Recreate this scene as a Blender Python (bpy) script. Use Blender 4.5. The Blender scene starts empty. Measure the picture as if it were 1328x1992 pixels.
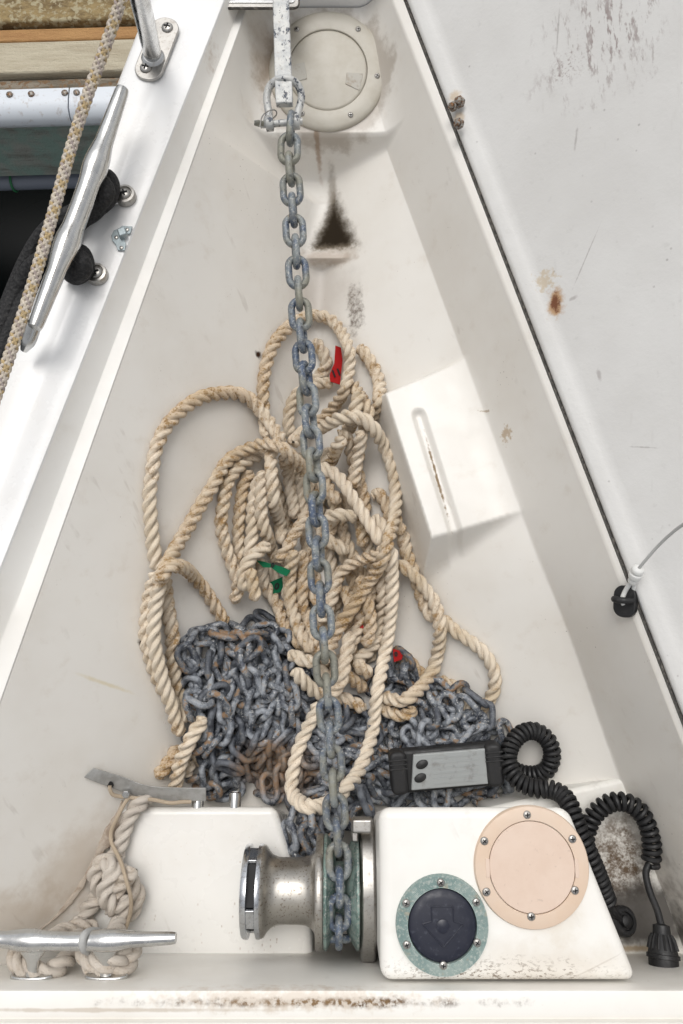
import bpy, math, random
import numpy as np
from mathutils import Matrix, Vector, Quaternion
random.seed(7); rng = np.random.default_rng(7)
scene = bpy.context.scene
col = scene.collection
R_ = math.radians

# ------------------------------------------------------------------ camera
TILT = R_(13.0); CAMZ = 0.88; FPX = 1437.0
cam = bpy.data.cameras.new('camera'); camo = bpy.data.objects.new('camera', cam); col.objects.link(camo)
camo.location = (0, 0, CAMZ); camo.rotation_euler = (TILT, 0, 0)
cam.sensor_fit = 'VERTICAL'; cam.sensor_height = 36.0; cam.sensor_width = 24.0
cam.lens = 36.0 * FPX / 1992.0; cam.clip_start = 0.01; cam.clip_end = 200
scene.camera = camo
# ------------------------------------------------------------------ sky, sun, exposure
SUN_EL, SUN_AZ = R_(70), R_(-12)          # azimuth from +Y towards +X
world = bpy.data.worlds.new('World'); scene.world = world; world.use_nodes = True
wn = world.node_tree.nodes; wl = world.node_tree.links
bg = wn['Background']
sky = wn.new('ShaderNodeTexSky'); sky.sky_type = 'NISHITA'; sky.sun_disc = False
sky.sun_elevation = SUN_EL; sky.sun_rotation = SUN_AZ
sky.air_density = 1.0; sky.dust_density = 4.0; sky.ozone_density = 1.0
hs = wn.new('ShaderNodeHueSaturation'); hs.inputs['Saturation'].default_value = 0.12
wl.new(sky.outputs[0], hs.inputs['Color']); wl.new(hs.outputs[0], bg.inputs['Color'])
bg.inputs['Strength'].default_value = 0.14
sun = bpy.data.lights.new('sun', 'SUN'); sun.energy = 1.1; sun.angle = R_(35); sun.color = (1.0, 0.965, 0.915)
suno = bpy.data.objects.new('sun', sun); col.objects.link(suno)
sdir = Vector((math.sin(SUN_AZ) * math.cos(SUN_EL), math.cos(SUN_AZ) * math.cos(SUN_EL), math.sin(SUN_EL)))
suno.rotation_euler = sdir.to_track_quat('Z', 'Y').to_euler(); suno.location = sdir * 5
scene.view_settings.view_transform = 'Standard'; scene.view_settings.look = 'None'
scene.view_settings.exposure = 0.0; scene.view_settings.gamma = 1.0
scene.view_settings.use_curve_mapping = False
scene.render.engine = 'CYCLES'
scene.cycles.max_bounces = 6; scene.cycles.diffuse_bounces = 4; scene.cycles.glossy_bounces = 3

# ------------------------------------------------------------------ pixel helpers (full-size photo pixels -> metres)
CT, ST = math.cos(TILT), math.sin(TILT)
def ray(px, py):
    xn = (np.asarray(px, float) - 664) / FPX; yn = (996 - np.asarray(py, float)) / FPX
    return np.stack([xn, ST + CT * yn, -CT + ST * yn], -1)
def at(px, py, z):
    d = ray(px, py); t = (np.asarray(z, float) - CAMZ) / d[..., 2]
    p = d * t[..., None]; p[..., 2] += CAMZ
    return p
def A(px, py, z): return Vector(at(px, py, z))

# ------------------------------------------------------------------ object helpers
WM = {}
def link(o, parent=None, world=None):
    col.objects.link(o)
    world = world if world is not None else Matrix.Identity(4)
    o.matrix_basis = world; WM[o.name] = world.copy()
    if parent is not None:
        o.parent = parent; o.matrix_parent_inverse = WM[parent.name].inverted()
    return o
def tag(o, label, cat=None, group=None, kind=None):
    o['label'] = label
    if cat: o['category'] = cat
    if group: o['group'] = group
    if kind: o['kind'] = kind
    return o
def empty(name, loc, label, cat, group=None):
    o = bpy.data.objects.new(name, None); o.empty_display_size = 0.02
    link(o, None, Matrix.Translation(Vector(loc)))
    return tag(o, label, cat, group)
def mesh(name, v, f, m=None, smooth=True, sharp=38):
    me = bpy.data.meshes.new(name)
    me.from_pydata([tuple(map(float, p)) for p in v], [], [tuple(map(int, q)) for q in f])
    if smooth:
        me.polygons.foreach_set('use_smooth', [True] * len(me.polygons))
        if sharp: me.set_sharp_from_angle(angle=R_(sharp))
    if m is not None: me.materials.append(m)
    me.update(); return me
def obj(name, v, f, m, parent=None, world=None, smooth=True, sharp=38, bevel=0, seg=3):
    o = bpy.data.objects.new(name, mesh(name, v, f, m, smooth, sharp)); link(o, parent, world)
    if bevel:
        b = o.modifiers.new('bevel', 'BEVEL'); b.width = bevel; b.segments = seg; b.limit_method = 'ANGLE'; b.angle_limit = R_(30)
        b.harden_normals = True
    return o
def obj_me(name, me, parent=None, world=None):
    return link(bpy.data.objects.new(name, me), parent, world)
class MB:
    def __init__(s): s.v = []; s.f = []
    def add(s, v, f):
        n = len(s.v); s.v += [tuple(p) for p in v]; s.f += [tuple(i + n for i in q) for q in f]; return s
def box(x0, x1, y0, y1, z0, z1):
    v = [(x, y, z) for z in (z0, z1) for y in (y0, y1) for x in (x0, x1)]
    return v, [(0, 2, 3, 1), (4, 5, 7, 6), (0, 1, 5, 4), (2, 6, 7, 3), (0, 4, 6, 2), (1, 3, 7, 5)]
def prism(poly, z0, z1):
    """poly: counter-clockwise (x,y) ; z0<z1"""
    n = len(poly)
    v = [(x, y, z0) for x, y in poly] + [(x, y, z1) for x, y in poly]
    f = [tuple(reversed(range(n))), tuple(range(n, 2 * n))] + [(i, (i + 1) % n, n + (i + 1) % n, n + i) for i in range(n)]
    return v, f
def lathe(prof, n=48, axis='z'):
    """prof: (r, h) list from one end to the other"""
    v = []; f = []
    for r, h in prof:
        for i in range(n):
            a = 2 * math.pi * i / n; c, s = r * math.cos(a), r * math.sin(a)
            v.append((c, s, h) if axis == 'z' else (h, c, s))
    for k in range(len(prof) - 1):
        for i in range(n):
            j = (i + 1) % n
            f.append((k * n + i, k * n + j, (k + 1) * n + j, (k + 1) * n + i))
    if prof[0][0] > 0: f.append(tuple(reversed(range(n))))
    if prof[-1][0] > 0: f.append(tuple(range((len(prof) - 1) * n, len(prof) * n)))
    return v, f
def catmull(P, step):
    P = np.asarray(P, float)
    Q = np.vstack([2 * P[0] - P[1], P, 2 * P[-1] - P[-2]])
    out = []
    for i in range(1, len(Q) - 2):
        n = max(3, int(np.linalg.norm(Q[i + 1] - Q[i]) / step * 3))
        t = np.linspace(0, 1, n, endpoint=False)[:, None]
        a, b, c, d = Q[i - 1], Q[i], Q[i + 1], Q[i + 2]
        out.append(.5 * (2 * b + (c - a) * t + (2 * a - 5 * b + 4 * c - d) * t ** 2 + (3 * b - a - 3 * c + d) * t ** 3))
    out.append(Q[-2][None]); return resample(np.vstack(out), step)
def resample(P, step):
    P = np.asarray(P, float); d = np.linalg.norm(np.diff(P, axis=0), axis=1); s = np.concatenate([[0], np.cumsum(d)])
    n = max(3, int(round(s[-1] / step)) + 1); q = np.linspace(0, s[-1], n)
    return np.stack([np.interp(q, s, P[:, k]) for k in range(P.shape[1])], 1)
def frames(P, closed=False):
    P = np.asarray(P, float)
    T = np.roll(P, -1, 0) - np.roll(P, 1, 0)
    if not closed: T[0] = P[1] - P[0]; T[-1] = P[-1] - P[-2]
    T /= np.linalg.norm(T, axis=1)[:, None] + 1e-12
    N = np.zeros_like(P); ref = np.array([0, 0, 1.0])
    if abs(T[0] @ ref) > .9: ref = np.array([0, 1.0, 0])
    n = ref - T[0] * (T[0] @ ref); n /= np.linalg.norm(n); N[0] = n
    for i in range(1, len(P)):
        n = N[i - 1] - T[i] * (N[i - 1] @ T[i]); N[i] = n / (np.linalg.norm(n) + 1e-12)
    return T, N, np.cross(T, N)
def tube(P, r, n=10, closed=False, caps=True, oval=None):
    P = np.asarray(P, float); T, N, B = frames(P, closed)
    r = np.broadcast_to(np.asarray(r, float), (len(P),))
    a = np.linspace(0, 2 * np.pi, n, endpoint=False)
    ca, sa = np.cos(a), np.sin(a)
    if oval: sa = sa * oval
    V = P[:, None] + r[:, None, None] * (ca[None, :, None] * N[:, None] + sa[None, :, None] * B[:, None])
    m = len(P); f = []
    for k in range(m if closed else m - 1):
        k2 = (k + 1) % m
        for i in range(n):
            j = (i + 1) % n; f.append((k * n + i, k * n + j, k2 * n + j, k2 * n + i))
    v = V.reshape(-1, 3).tolist()
    if caps and not closed:
        f.append(tuple(reversed(range(n)))); f.append(tuple(range((m - 1) * n, m * n)))
    return v, f

# ------------------------------------------------------------------ material helpers
class M_:
    def __init__(s, name, col=(.8, .8, .8), rough=.5, metal=0.0, spec=.5):
        s.m = bpy.data.materials.new(name); s.m.use_nodes = True
        s.nt = s.m.node_tree; s.n = s.nt.nodes; s.l = s.nt.links; s.b = s.n['Principled BSDF']
        s.set('Base Color', (*col, 1)); s.set('Roughness', rough); s.set('Metallic', metal); s.set('Specular IOR Level', spec)
        s._pos = None; s._nz = {}
    def set(s, k, v): s.b.inputs[k].default_value = v
    def node(s, t, **kw):
        n = s.n.new(t)
        for k, v in kw.items(): setattr(n, k, v)
        return n
    def plug(s, sock, v):
        if isinstance(v, bpy.types.NodeSocket): s.l.new(v, sock)
        else: sock.default_value = v
    def pos(s):
        if not s._pos: s._pos = s.node('ShaderNodeNewGeometry').outputs['Position']
        return s._pos
    def attr(s, name): return s.node('ShaderNodeAttribute', attribute_name=name).outputs['Vector']
    def objrand(s): return s.node('ShaderNodeObjectInfo').outputs['Random']
    def vm(s, op, a, b=(0, 0, 0)):
        n = s.node('ShaderNodeVectorMath', operation=op); s.plug(n.inputs[0], a)
        if op == 'SCALE': s.plug(n.inputs['Scale'], b)
        else: s.plug(n.inputs[1], b)
        return n.outputs['Value'] if op in ('LENGTH', 'DOT_PRODUCT') else n.outputs[0]
    def math(s, op, a, b=0.0, clamp=False):
        n = s.node('ShaderNodeMath', operation=op, use_clamp=clamp); s.plug(n.inputs[0], a); s.plug(n.inputs[1], b); return n.outputs[0]
    def noise(s, scale, detail=4, rough=.55, vec=None, dist=0):
        if vec is None:      # share one noise per rough scale band: far cheaper to shade
            bands = (5, 14, 32, 75, 160, 330); scale = min(bands, key=lambda b: abs(math.log(b / scale))); detail = 4; rough = .62
            if scale in s._nz: return s._nz[scale]
        n = s.node('ShaderNodeTexNoise'); n.inputs['Scale'].default_value = scale; n.inputs['Detail'].default_value = detail
        n.inputs['Roughness'].default_value = rough; n.inputs['Distortion'].default_value = dist
        s.l.new(vec if vec is not None else s.pos(), n.inputs['Vector'])
        if vec is None: s._nz[scale] = n.outputs['Fac']
        return n.outputs['Fac']
    def voro(s, scale, vec=None, feature='F1', rand=1.0):
        n = s.node('ShaderNodeTexVoronoi', feature=feature); n.inputs['Scale'].default_value = scale
        n.inputs['Randomness'].default_value = rand
        s.l.new(vec if vec is not None else s.pos(), n.inputs['Vector']); return n
    def rampf(s, v, lo, hi, a=0.0, b=1.0):
        n = s.node('ShaderNodeMapRange', interpolation_type='SMOOTHSTEP'); s.plug(n.inputs['Value'], v)
        n.inputs['From Min'].default_value = lo; n.inputs['From Max'].default_value = hi
        n.inputs['To Min'].default_value = a; n.inputs['To Max'].default_value = b; return n.outputs[0]
    def mix(s, fac, a, b):
        n = s.node('ShaderNodeMix', data_type='RGBA'); s.plug(n.inputs[0], fac)
        for k, v in ((6, a), (7, b)):
            if isinstance(v, tuple) and len(v) == 3: v = (*v, 1)
            s.plug(n.inputs[k], v)
        return n.outputs[2]
    def base(s, v): s.plug(s.b.inputs['Base Color'], v)
    def rough(s, v): s.plug(s.b.inputs['Roughness'], v)
    def bump(s, h, dist=.001, strength=1.0):
        n = s.node('ShaderNodeBump'); n.inputs['Distance'].default_value = dist; n.inputs['Strength'].default_value = strength
        s.l.new(h, n.inputs['Height']); s.l.new(n.outputs[0], s.b.inputs['Normal'])
    def spot(s, c, rad, rot=0.0, amp=.8, nscale=60, lo=.45, hi=1.0, power=1.0):
        """irregular blob mask about a point of the surface"""
        d = s.vm('SUBTRACT', s.pos(), tuple(c))
        if rot:
            n = s.node('ShaderNodeVectorRotate', rotation_type='Z_AXIS'); s.l.new(d, n.inputs['Vector']); n.inputs['Angle'].default_value = -rot; d = n.outputs[0]
        d = s.vm('MULTIPLY', d, tuple(1 / r for r in rad)); L = s.vm('LENGTH', d)
        nz = s.noise(nscale, 6, .65); nz = s.math('MULTIPLY', s.math('SUBTRACT', nz, .5), amp * 2)
        v = s.rampf(s.math('ADD', L, nz), lo, hi, 1, 0)
        return s.math('MULTIPLY', v, power) if power != 1.0 else v

GEL = (.80, .77, .725)
def gel_common(M, colr, stain=.25, specks=.5):
    """gelcoat: slight blotches, dust specks, hair-fine scratches"""
    c = M.mix(M.rampf(M.noise(4.5, 5, .6), .38, .72), colr, tuple(x * y for x, y in zip(colr, (.93, .915, .895))))
    c = M.mix(M.math('MULTIPLY', M.rampf(M.noise(26, 6, .7), .55, .8), stain), c, (.50, .42, .33))
    sp = M.voro(95, vec=M.vm('ADD', M.pos(), M.vm('SCALE', M.pos(), .1)))
    m = M.math('MULTIPLY', M.rampf(sp.outputs['Distance'], .05, .12, 1, 0), M.rampf(M.noise(8, 3), .52, .7))
    c = M.mix(M.math('MULTIPLY', m, specks), c, (.16, .12, .09))
    v = M.vm('MULTIPLY', M.pos(), (1, .35, 1))
    sp2 = M.voro(260, vec=v)
    m2 = M.math('MULTIPLY', M.rampf(sp2.outputs['Distance'], .06, .16, 1, 0), M.rampf(M.noise(13, 4), .58, .75))
    c = M.mix(M.math('MULTIPLY', m2, specks * .8), c, (.22, .15, .10))
    sc_ = M.noise(42, 3, .6, vec=M.vm('MULTIPLY', M.vm('ADD', M.pos(), M.vm('SCALE', M.vm('CROSS_PRODUCT', M.pos(), (.3, .2, 1)), .6)), (1, .09, .5)))
    return M.mix(M.math('MULTIPLY', M.math('MULTIPLY', M.rampf(sc_, .64, .70), M.rampf(M.noise(14), .45, .62)), min(.3, specks * .4)), c, (.42, .37, .32))
def gel_finish(M, c, rough=(.28, .5), bump=.00025):
    M.base(c); bw = M.node('ShaderNodeRGBToBW'); M.l.new(c, bw.inputs[0])
    dk_ = M.rampf(bw.outputs[0], .06, .55, 1.0, 0.0)
    M.rough(M.math('MAXIMUM', M.rampf(M.noise(14, 5), .3, .75, rough[0], rough[1]), dk_))
    M.plug(M.b.inputs['Specular IOR Level'], M.rampf(dk_, 0, .9, .5, .06))
    M.bump(M.math('ADD', M.noise(18, 3), M.math('MULTIPLY', M.noise(300, 3), .08)), bump)
    return M.m

def steel(name, colr=(.62, .62, .61), rough=(.14, .34), scr=(1, 1, 1), dirt=.0):
    M = M_(name, colr, .25, 1.0)
    nz = M.noise(60, 4, .6, vec=M.vm('MULTIPLY', M.pos(), scr))
    M.rough(M.rampf(nz, .3, .7, *rough))
    c = M.mix(M.rampf(M.noise(35, 5), .4, .75), colr, tuple(x * .8 for x in colr))
    if dirt:
        sp = M.noise(420, 3, .6); m = M.math('MULTIPLY', M.rampf(sp, .55, .63), dirt); c = M.mix(m, c, (.13, .085, .05))
    M.base(c)
    if dirt: M.bump(nz, .0002, .4)
    return M.m

MT = {}
MT['steel'] = steel('stainless_steel')
MT['steel_dull'] = steel('dull_stainless', (.46, .445, .42), (.3, .5), dirt=.3)
MT['drum'] = steel('pitted_drum_bronze', (.46, .44, .405), (.30, .52), (.6, 1, 1), dirt=.55)
MT['chrome'] = steel('worn_chrome', (.60, .62, .65), (.12, .3), dirt=.3)
M = M_('black_rubber', (.012, .012, .013), .55); M.rough(M.rampf(M.noise(90, 4), .3, .7, .42, .68)); M.base(M.mix(M.rampf(M.noise(55, 5), .55, .8), (.011, .011, .012), (.045, .042, .04))); M.bump(M.noise(500, 3), .0003, .5); MT['rubber'] = M.m
M = M_('grey_plastic', (.30, .31, .31), .45); M.base(M.mix(M.rampf(M.noise(60, 6), .5, .75), (.31, .325, .325), (.21, .21, .20)))
M.bump(M.noise(60, 4, .6, vec=M.vm('MULTIPLY', M.pos(), (1, 14, 1))), .0005, .5); MT['greyplastic'] = M.m
M = M_('matt_black_void', (.01, .01, .01), .9); MT['black'] = M.m
M = M_('white_nylon', (.72, .72, .70), .45); MT['nylon'] = M.m
M = M_('grey_cord', (.42, .42, .41), .8); M.bump(M.noise(900, 2), .0006); MT['cord'] = M.m

# ------------------------------------------------------------------ locker geometry functions
def Lx(Y): return -.143 - .263 * (.987 - Y)
def Rx(Y): return .081 + .306 * (.983 - Y)
def Dx(Y): return -.178 - .287 * (.941 - Y)
def smax(a, b, k):
    h = np.clip(.5 + .5 * (a - b) / k, 0, 1); return b + (a - b) * h + k * h * (1 - h)
BLK = [at(750, 765, -.152)[:2], at(840, 1045, -.152)[:2], at(1085, 975, -.152)[:2], at(965, 674, -.152)[:2]]
def side(p, q, x, y):   # signed distance, positive outside to the right of p->q
    d = (q - p) / np.linalg.norm(q - p); return (x - p[0]) * d[1] - (y - p[1]) * d[0]
def hull(x, y):
    dl = (x - Lx(y)) * .967; dr = (Rx(y) - x) * .956
    zl = -.035 - (1.16 + 1.5 * np.clip((y - .78) / .14, 0, 1)) * dl
    wq = np.clip((.20 - y) / .32, 0, 1); wq = wq * wq * (3 - 2 * wq); kq = 2.2 + 2.8 * wq; dq = .112 + .055 * wq; eq = dq / kq
    zr = np.where(dr < eq, -.035 - kq * dr, -.035 - dq - .62 * (dr - eq))
    z = smax(zl, zr, .03)
    z = smax(z, np.full_like(z, -.305), .03)
    zb = np.where(y > .846, -.1 - .268 * (.939 - y), -.1249 - 5 * (.846 - y))
    zled = np.where(y > .68, -.212 + .02 * (y - .68), -.212 - 5 * (.68 - y))
    z = smax(z, zled, .010)
    z = smax(z, zb, .045)
    a, b, c, d = BLK
    s1 = side(a, b, x, y); s2 = side(b, c, x, y); s3 = side(c, d, x, y); s4 = side(d, a, x, y)
    zk = -.152 - np.maximum.reduce([4.5 * np.maximum(s1, 0), 1.9 * np.maximum(s2, 0), 3.5 * np.maximum(s4, 0)])
    g = np.hypot((x - a[0]) * 0, 0)
    # groove in the step
    g0 = at(815, 808, -.152)[:2]; g1 = at(888, 1040, -.152)[:2]
    dd = (g1 - g0) / np.linalg.norm(g1 - g0); u = (x - g0[0]) * dd[0] + (y - g0[1]) * dd[1]
    w = np.abs((x - g0[0]) * dd[1] - (y - g0[1]) * dd[0]); uu = np.maximum(0, -u)
    gd = np.hypot(w, uu)
    zk = zk - .009 * np.clip(1.6 - gd / .0068, 0, 1)
    z = smax(z, zk, .022)
    return np.minimum(z, -.035)
SH_Z = -.20; REC_Z = -.262; BL_Z = -.022
SHY = -.166; BLY = -.139
SX1 = -.078; BX0 = float(at(738, 1700, BL_Z)[0])
def blkR(y):  # right edge of the plinth block top
    p, q = at(1108, 1572, BL_Z), at(1246, 1920, BL_Z); return p[0] + (q[0] - p[0]) * (y - p[1]) / (q[1] - p[1])
def surf(x, y):
    x = np.asarray(x, float); y = np.asarray(y, float)
    z = hull(x, y)
    z = np.where((y < SHY) & (x < SX1), np.maximum(z, SH_Z), z)
    z = np.where((y < SHY) & (x >= SX1) & (x < BX0), np.maximum(z, REC_Z), z)
    z = np.where((y < BLY) & (x >= BX0) & (x < blkR(y)), np.maximum(z, BL_Z), z)
    return z
def drop(px, py, base=surf):
    d = ray(px, py); lo = np.full(d.shape[:-1], .70); hi = np.full(d.shape[:-1], 1.75)
    t = lo.copy(); done = np.zeros(t.shape, bool); res = hi.copy()
    for k in range(70):
        t = .7 + k * .015; p = d * t; z = p[..., 2] + CAMZ
        hit = (~done) & (z <= base(p[..., 0], p[..., 1])); res[hit] = t; done |= hit
        if done.all(): break
    a_t, b_t = res - .015, res.copy()
    for k in range(7):
        m_t = .5 * (a_t + b_t); p = d * m_t[..., None]; below = p[..., 2] + CAMZ <= base(p[..., 0], p[..., 1])
        b_t = np.where(below, m_t, b_t); a_t = np.where(below, a_t, m_t)
    res = b_t
    p = d * res[..., None]; p[..., 2] += CAMZ; return p
print('levels', hull(np.array([0., -.05, 0]), np.array([0., .3, .7])))
def onfloor(px, py): return tuple(drop(np.array([px]), np.array([py]))[0])

# ------------------------------------------------------------------ gelcoat materials with their stains
M = M_('locker_gelcoat'); c = gel_common(M, (.755, .73, .685), .22, .75)
def tri(M, px, py0, py1, hw, soft, nz):
    b0, b1 = onfloor(px, py1), onfloor(px, py0)
    sx = M.node('ShaderNodeSeparateXYZ'); M.l.new(M.pos(), sx.inputs[0])
    v_ = M.math('DIVIDE', M.math('SUBTRACT', sx.outputs['Y'], b0[1]), b1[1] - b0[1])
    n_ = M.math('MULTIPLY', M.math('SUBTRACT', M.math('ADD', M.math('MULTIPLY', M.noise(75), .6), M.math('MULTIPLY', M.noise(160), .4)), .5), nz)
    w_ = M.math('MULTIPLY', M.math('SUBTRACT', 1.0, v_), hw)
    e_ = M.math('ADD', M.math('SUBTRACT', w_, M.math('ABSOLUTE', M.math('SUBTRACT', sx.outputs['X'], b0[0]))), n_)
    low_ = M.rampf(M.math('ADD', v_, M.math('MULTIPLY', n_, 8)), .0, .12)
    return M.math('MULTIPLY', M.rampf(e_, 0, soft), low_)
c = M.mix(M.math('MULTIPLY', tri(M, 650, 325, 497, .056, .030, .03), .85), c, (.16, .115, .065))
c = M.mix(tri(M, 650, 350, 488, .050, .026, .02), c, (.028, .021, .014))
m = M.spot(onfloor(645, 370), (.012, .050, .06), amp=.6, nscale=75, lo=.2, hi=.9, power=.5); c = M.mix(m, c, (.13, .09, .05))
m = M.spot(onfloor(640, 500), (.085, .020, .03), amp=.6, nscale=80, lo=.2, hi=.9, power=.55); c = M.mix(m, c, (.28, .18, .10))
m = M.spot(onfloor(690, 600), (.020, .060, .10), amp=.8, nscale=70, lo=.25, hi=.9); c = M.mix(M.math('MULTIPLY', m, M.rampf(M.noise(160), .36, .66, .25, .8)), c, (.10, .07, .05))
m = M.spot(onfloor(625, 575), (.08, .07, .1), amp=.5, nscale=30, lo=.2, hi=1.1, power=.32); c = M.mix(m, c, (.32, .25, .2))
m = M.spot(onfloor(618, 290), (.007, .07, .09), rot=R_(14), amp=.6, nscale=60, lo=.2, hi=.9, power=.6); c = M.mix(m, c, (.27, .14, .06))
m = M.spot(onfloor(637, 150), (.112, .112, .12), amp=.30, nscale=40, lo=.84, hi=1.04, power=.5); c = M.mix(m, c, (.22, .16, .10))
m = M.spot(onfloor(515, 120), (.03, .09, .12), amp=.6, nscale=40, lo=.2, hi=1.0, power=.5); c = M.mix(m, c, (.32, .22, .13))
m = M.spot(onfloor(420, 960), (.12, .22, .2), amp=.5, nscale=20, lo=.2, hi=1.1, power=.14); c = M.mix(m, c, (.36, .28, .2))
m = M.spot(onfloor(40, 1790), (.10, .05, .12), amp=.7, nscale=32, lo=.2, hi=1.1, power=.4); c = M.mix(m, c, (.38, .28, .18))
m = M.spot(onfloor(150, 1690), (.05, .09, .12), rot=R_(-32), amp=.6, nscale=32, lo=.2, hi=1.1, power=.45); c = M.mix(m, c, (.40, .30, .20))
# hairline along the step groove, brown crack on the step
m = M.spot(onfloor(850, 930), (.0035, .105, .02), rot=R_(13.5), amp=.9, nscale=120, lo=.2, hi=.8, power=.9); c = M.mix(m, c, (.20, .13, .06))
m = M.spot(onfloor(985, 845), (.012, .022, .03), amp=1.0, nscale=150, lo=.2, hi=.6, power=.7); c = M.mix(m, c, (.40, .27, .14))
m = M.spot(onfloor(945, 800), (.05, .003, .02), rot=R_(-16), amp=.9, nscale=170, lo=.1, hi=.5, power=.7); c = M.mix(m, c, (.36, .26, .16))
m = M.spot(onfloor(205, 1330), (.075, .004, .05), rot=R_(-25), amp=.5, nscale=50, lo=.2, hi=1.0, power=.5); c = M.mix(m, c, (.62, .52, .28))
for (px, py, r) in ((502, 690, .006), (276, 1250, .006)):
    m = M.spot(onfloor(px, py), (r, r * 1.2, .03), amp=.5, nscale=150, lo=.3, hi=1.0); c = M.mix(m, c, (.045, .022, .012))
# black mould in the starboard corner, with the shade there painted in
m = M.spot(onfloor(1215, 1700), (.06, .06, .12), amp=.9, nscale=45, lo=.3, hi=1.1, power=.7); c = M.mix(m, c, (.12, .09, .07))
m = M.spot(onfloor(1240, 1790), (.085, .050, .12), amp=.5, nscale=38, lo=.45, hi=1.1, power=.9); c = M.mix(m, c, (.055, .05, .045))
MT['liner'] = gel_finish(M, c)

M = M_('shelf_gelcoat'); c = gel_common(M, (.80, .785, .75), .10, .5)
m = M.spot(tuple(at(480, 1800, SH_Z)), (.20, .045, .05), amp=.5, nscale=30, lo=.2, hi=1.1)
v = M.vm('MULTIPLY', M.pos(), (1, .6, 1)); sp = M.voro(170, vec=v)
k = M.math('MULTIPLY', M.rampf(sp.outputs['Distance'], .12, .24, 1, 0), M.rampf(M.noise(40, 4), .46, .6))
c = M.mix(M.math('MULTIPLY', M.math('MULTIPLY', m, k), .8), c, (.25, .13, .06))
m = M.spot(tuple(at(480, 1640, SH_Z)), (.14, .10, .05), amp=.5, nscale=30, lo=.2, hi=1.1)
k = M.math('MULTIPLY', M.rampf(M.voro(120).outputs['Distance'], .08, .16, 1, 0), M.rampf(M.noise(40, 4), .5, .6))
c = M.mix(M.math('MULTIPLY', M.math('MULTIPLY', m, k), .6), c, (.42, .30, .15))
c0 = c
MT['shelf'] = gel_finish(M, c, (.2, .4))

M = M_('plinth_gelcoat'); c = gel_common(M, (.85, .835, .795), .12, .5)
m = M.spot(tuple(at(1050, 1880, BL_Z)), (.13, .035, .05), amp=.6, nscale=26, lo=.15, hi=1.1, power=.35); c = M.mix(m, c, (.52, .42, .30))
m = M.spot(tuple(at(960, 1905, BL_Z)), (.20, .026, .05), amp=.7, nscale=60, lo=.1, hi=1.0)
k = M.rampf(M.noise(330, 5, .7, vec=M.vm('MULTIPLY', M.pos(), (.6, 1, 1))), .52, .60)
c = M.mix(M.math('MULTIPLY', M.math('MULTIPLY', m, k), .85), c, (.16, .11, .07))
m = M.spot(tuple(at(1080, 1800, BL_Z)), (.045, .03, .05), amp=.9, nscale=40, lo=.1, hi=1.0, power=.3); c = M.mix(m, c, (.60, .50, .36))
m = M.spot(tuple(at(1150, 1885, BL_Z)), (.06, .0012, .05), rot=R_(24), amp=.5, nscale=40, lo=.2, hi=1.0, power=.28); c = M.mix(m, c, (.35, .28, .22))
MT['plinth'] = gel_finish(M, c, (.3, .5))

M = M_('coaming_gelcoat'); c = gel_common(M, (.82, .80, .755), .10, .3)
m = M.spot(tuple(at(640, 1950, 0)), (.26, .008, .03), amp=.9, nscale=32, lo=.2, hi=.9); c = M.mix(M.math('MULTIPLY', m, M.rampf(M.noise(160), .40, .58, .2, 1.0)), c, (.10, .06, .035))
m = M.spot(tuple(at(560, 1944, 0)), (.22, .016, .03), amp=.9, nscale=50, lo=.2, hi=.9, power=.4); c = M.mix(m, c, (.42, .28, .15))
m = M.spot(tuple(at(200, 1965, 0)), (.3, .003, .03), amp=.8, nscale=30, lo=.2, hi=.9, power=.5); c = M.mix(m, c, (.40, .30, .20))
MT['coaming'] = gel_finish(M, c, (.3, .5))

M = M_('deck_gelcoat'); c = gel_common(M, (.85, .85, .845), .03, .2); MT['deck'] = gel_finish(M, c, (.22, .4))
M = M_('ledge_gelcoat'); c = gel_common(M, (.83, .815, .78), .12, .35)
m = M.spot(tuple(at(405, 105, -.03)), (.02, .05, .05), amp=.9, nscale=80, lo=.1, hi=.8, power=.5); c = M.mix(m, c, (.30, .18, .09))
MT['ledge'] = gel_finish(M, c)

# ------------------------------------------------------------------ structure: liner
NY = 520
us = np.concatenate([np.linspace(0, .45, 90), np.linspace(.45, .93, 190)[1:], np.linspace(.93, 1, 41)[1:]])
us[-1] = 1
ys = np.linspace(-.36, 1.035, NY)
YY, UU = np.meshgrid(ys, us, indexing='ij'); XX = Lx(YY) + (Rx(YY) - Lx(YY)) * UU; ZZ = hull(XX, YY)
v = np.stack([XX, YY, ZZ], -1).reshape(-1, 3); n_u = len(us)
f = [(i * n_u + j, i * n_u + j + 1, (i + 1) * n_u + j + 1, (i + 1) * n_u + j) for i in range(NY - 1) for j in range(n_u - 1)]
liner = obj('locker_liner', v, f, MT['liner'], sharp=None)
tag(liner, 'off-white moulded inside of the anchor locker, narrowing to the bow', kind='structure')

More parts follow.
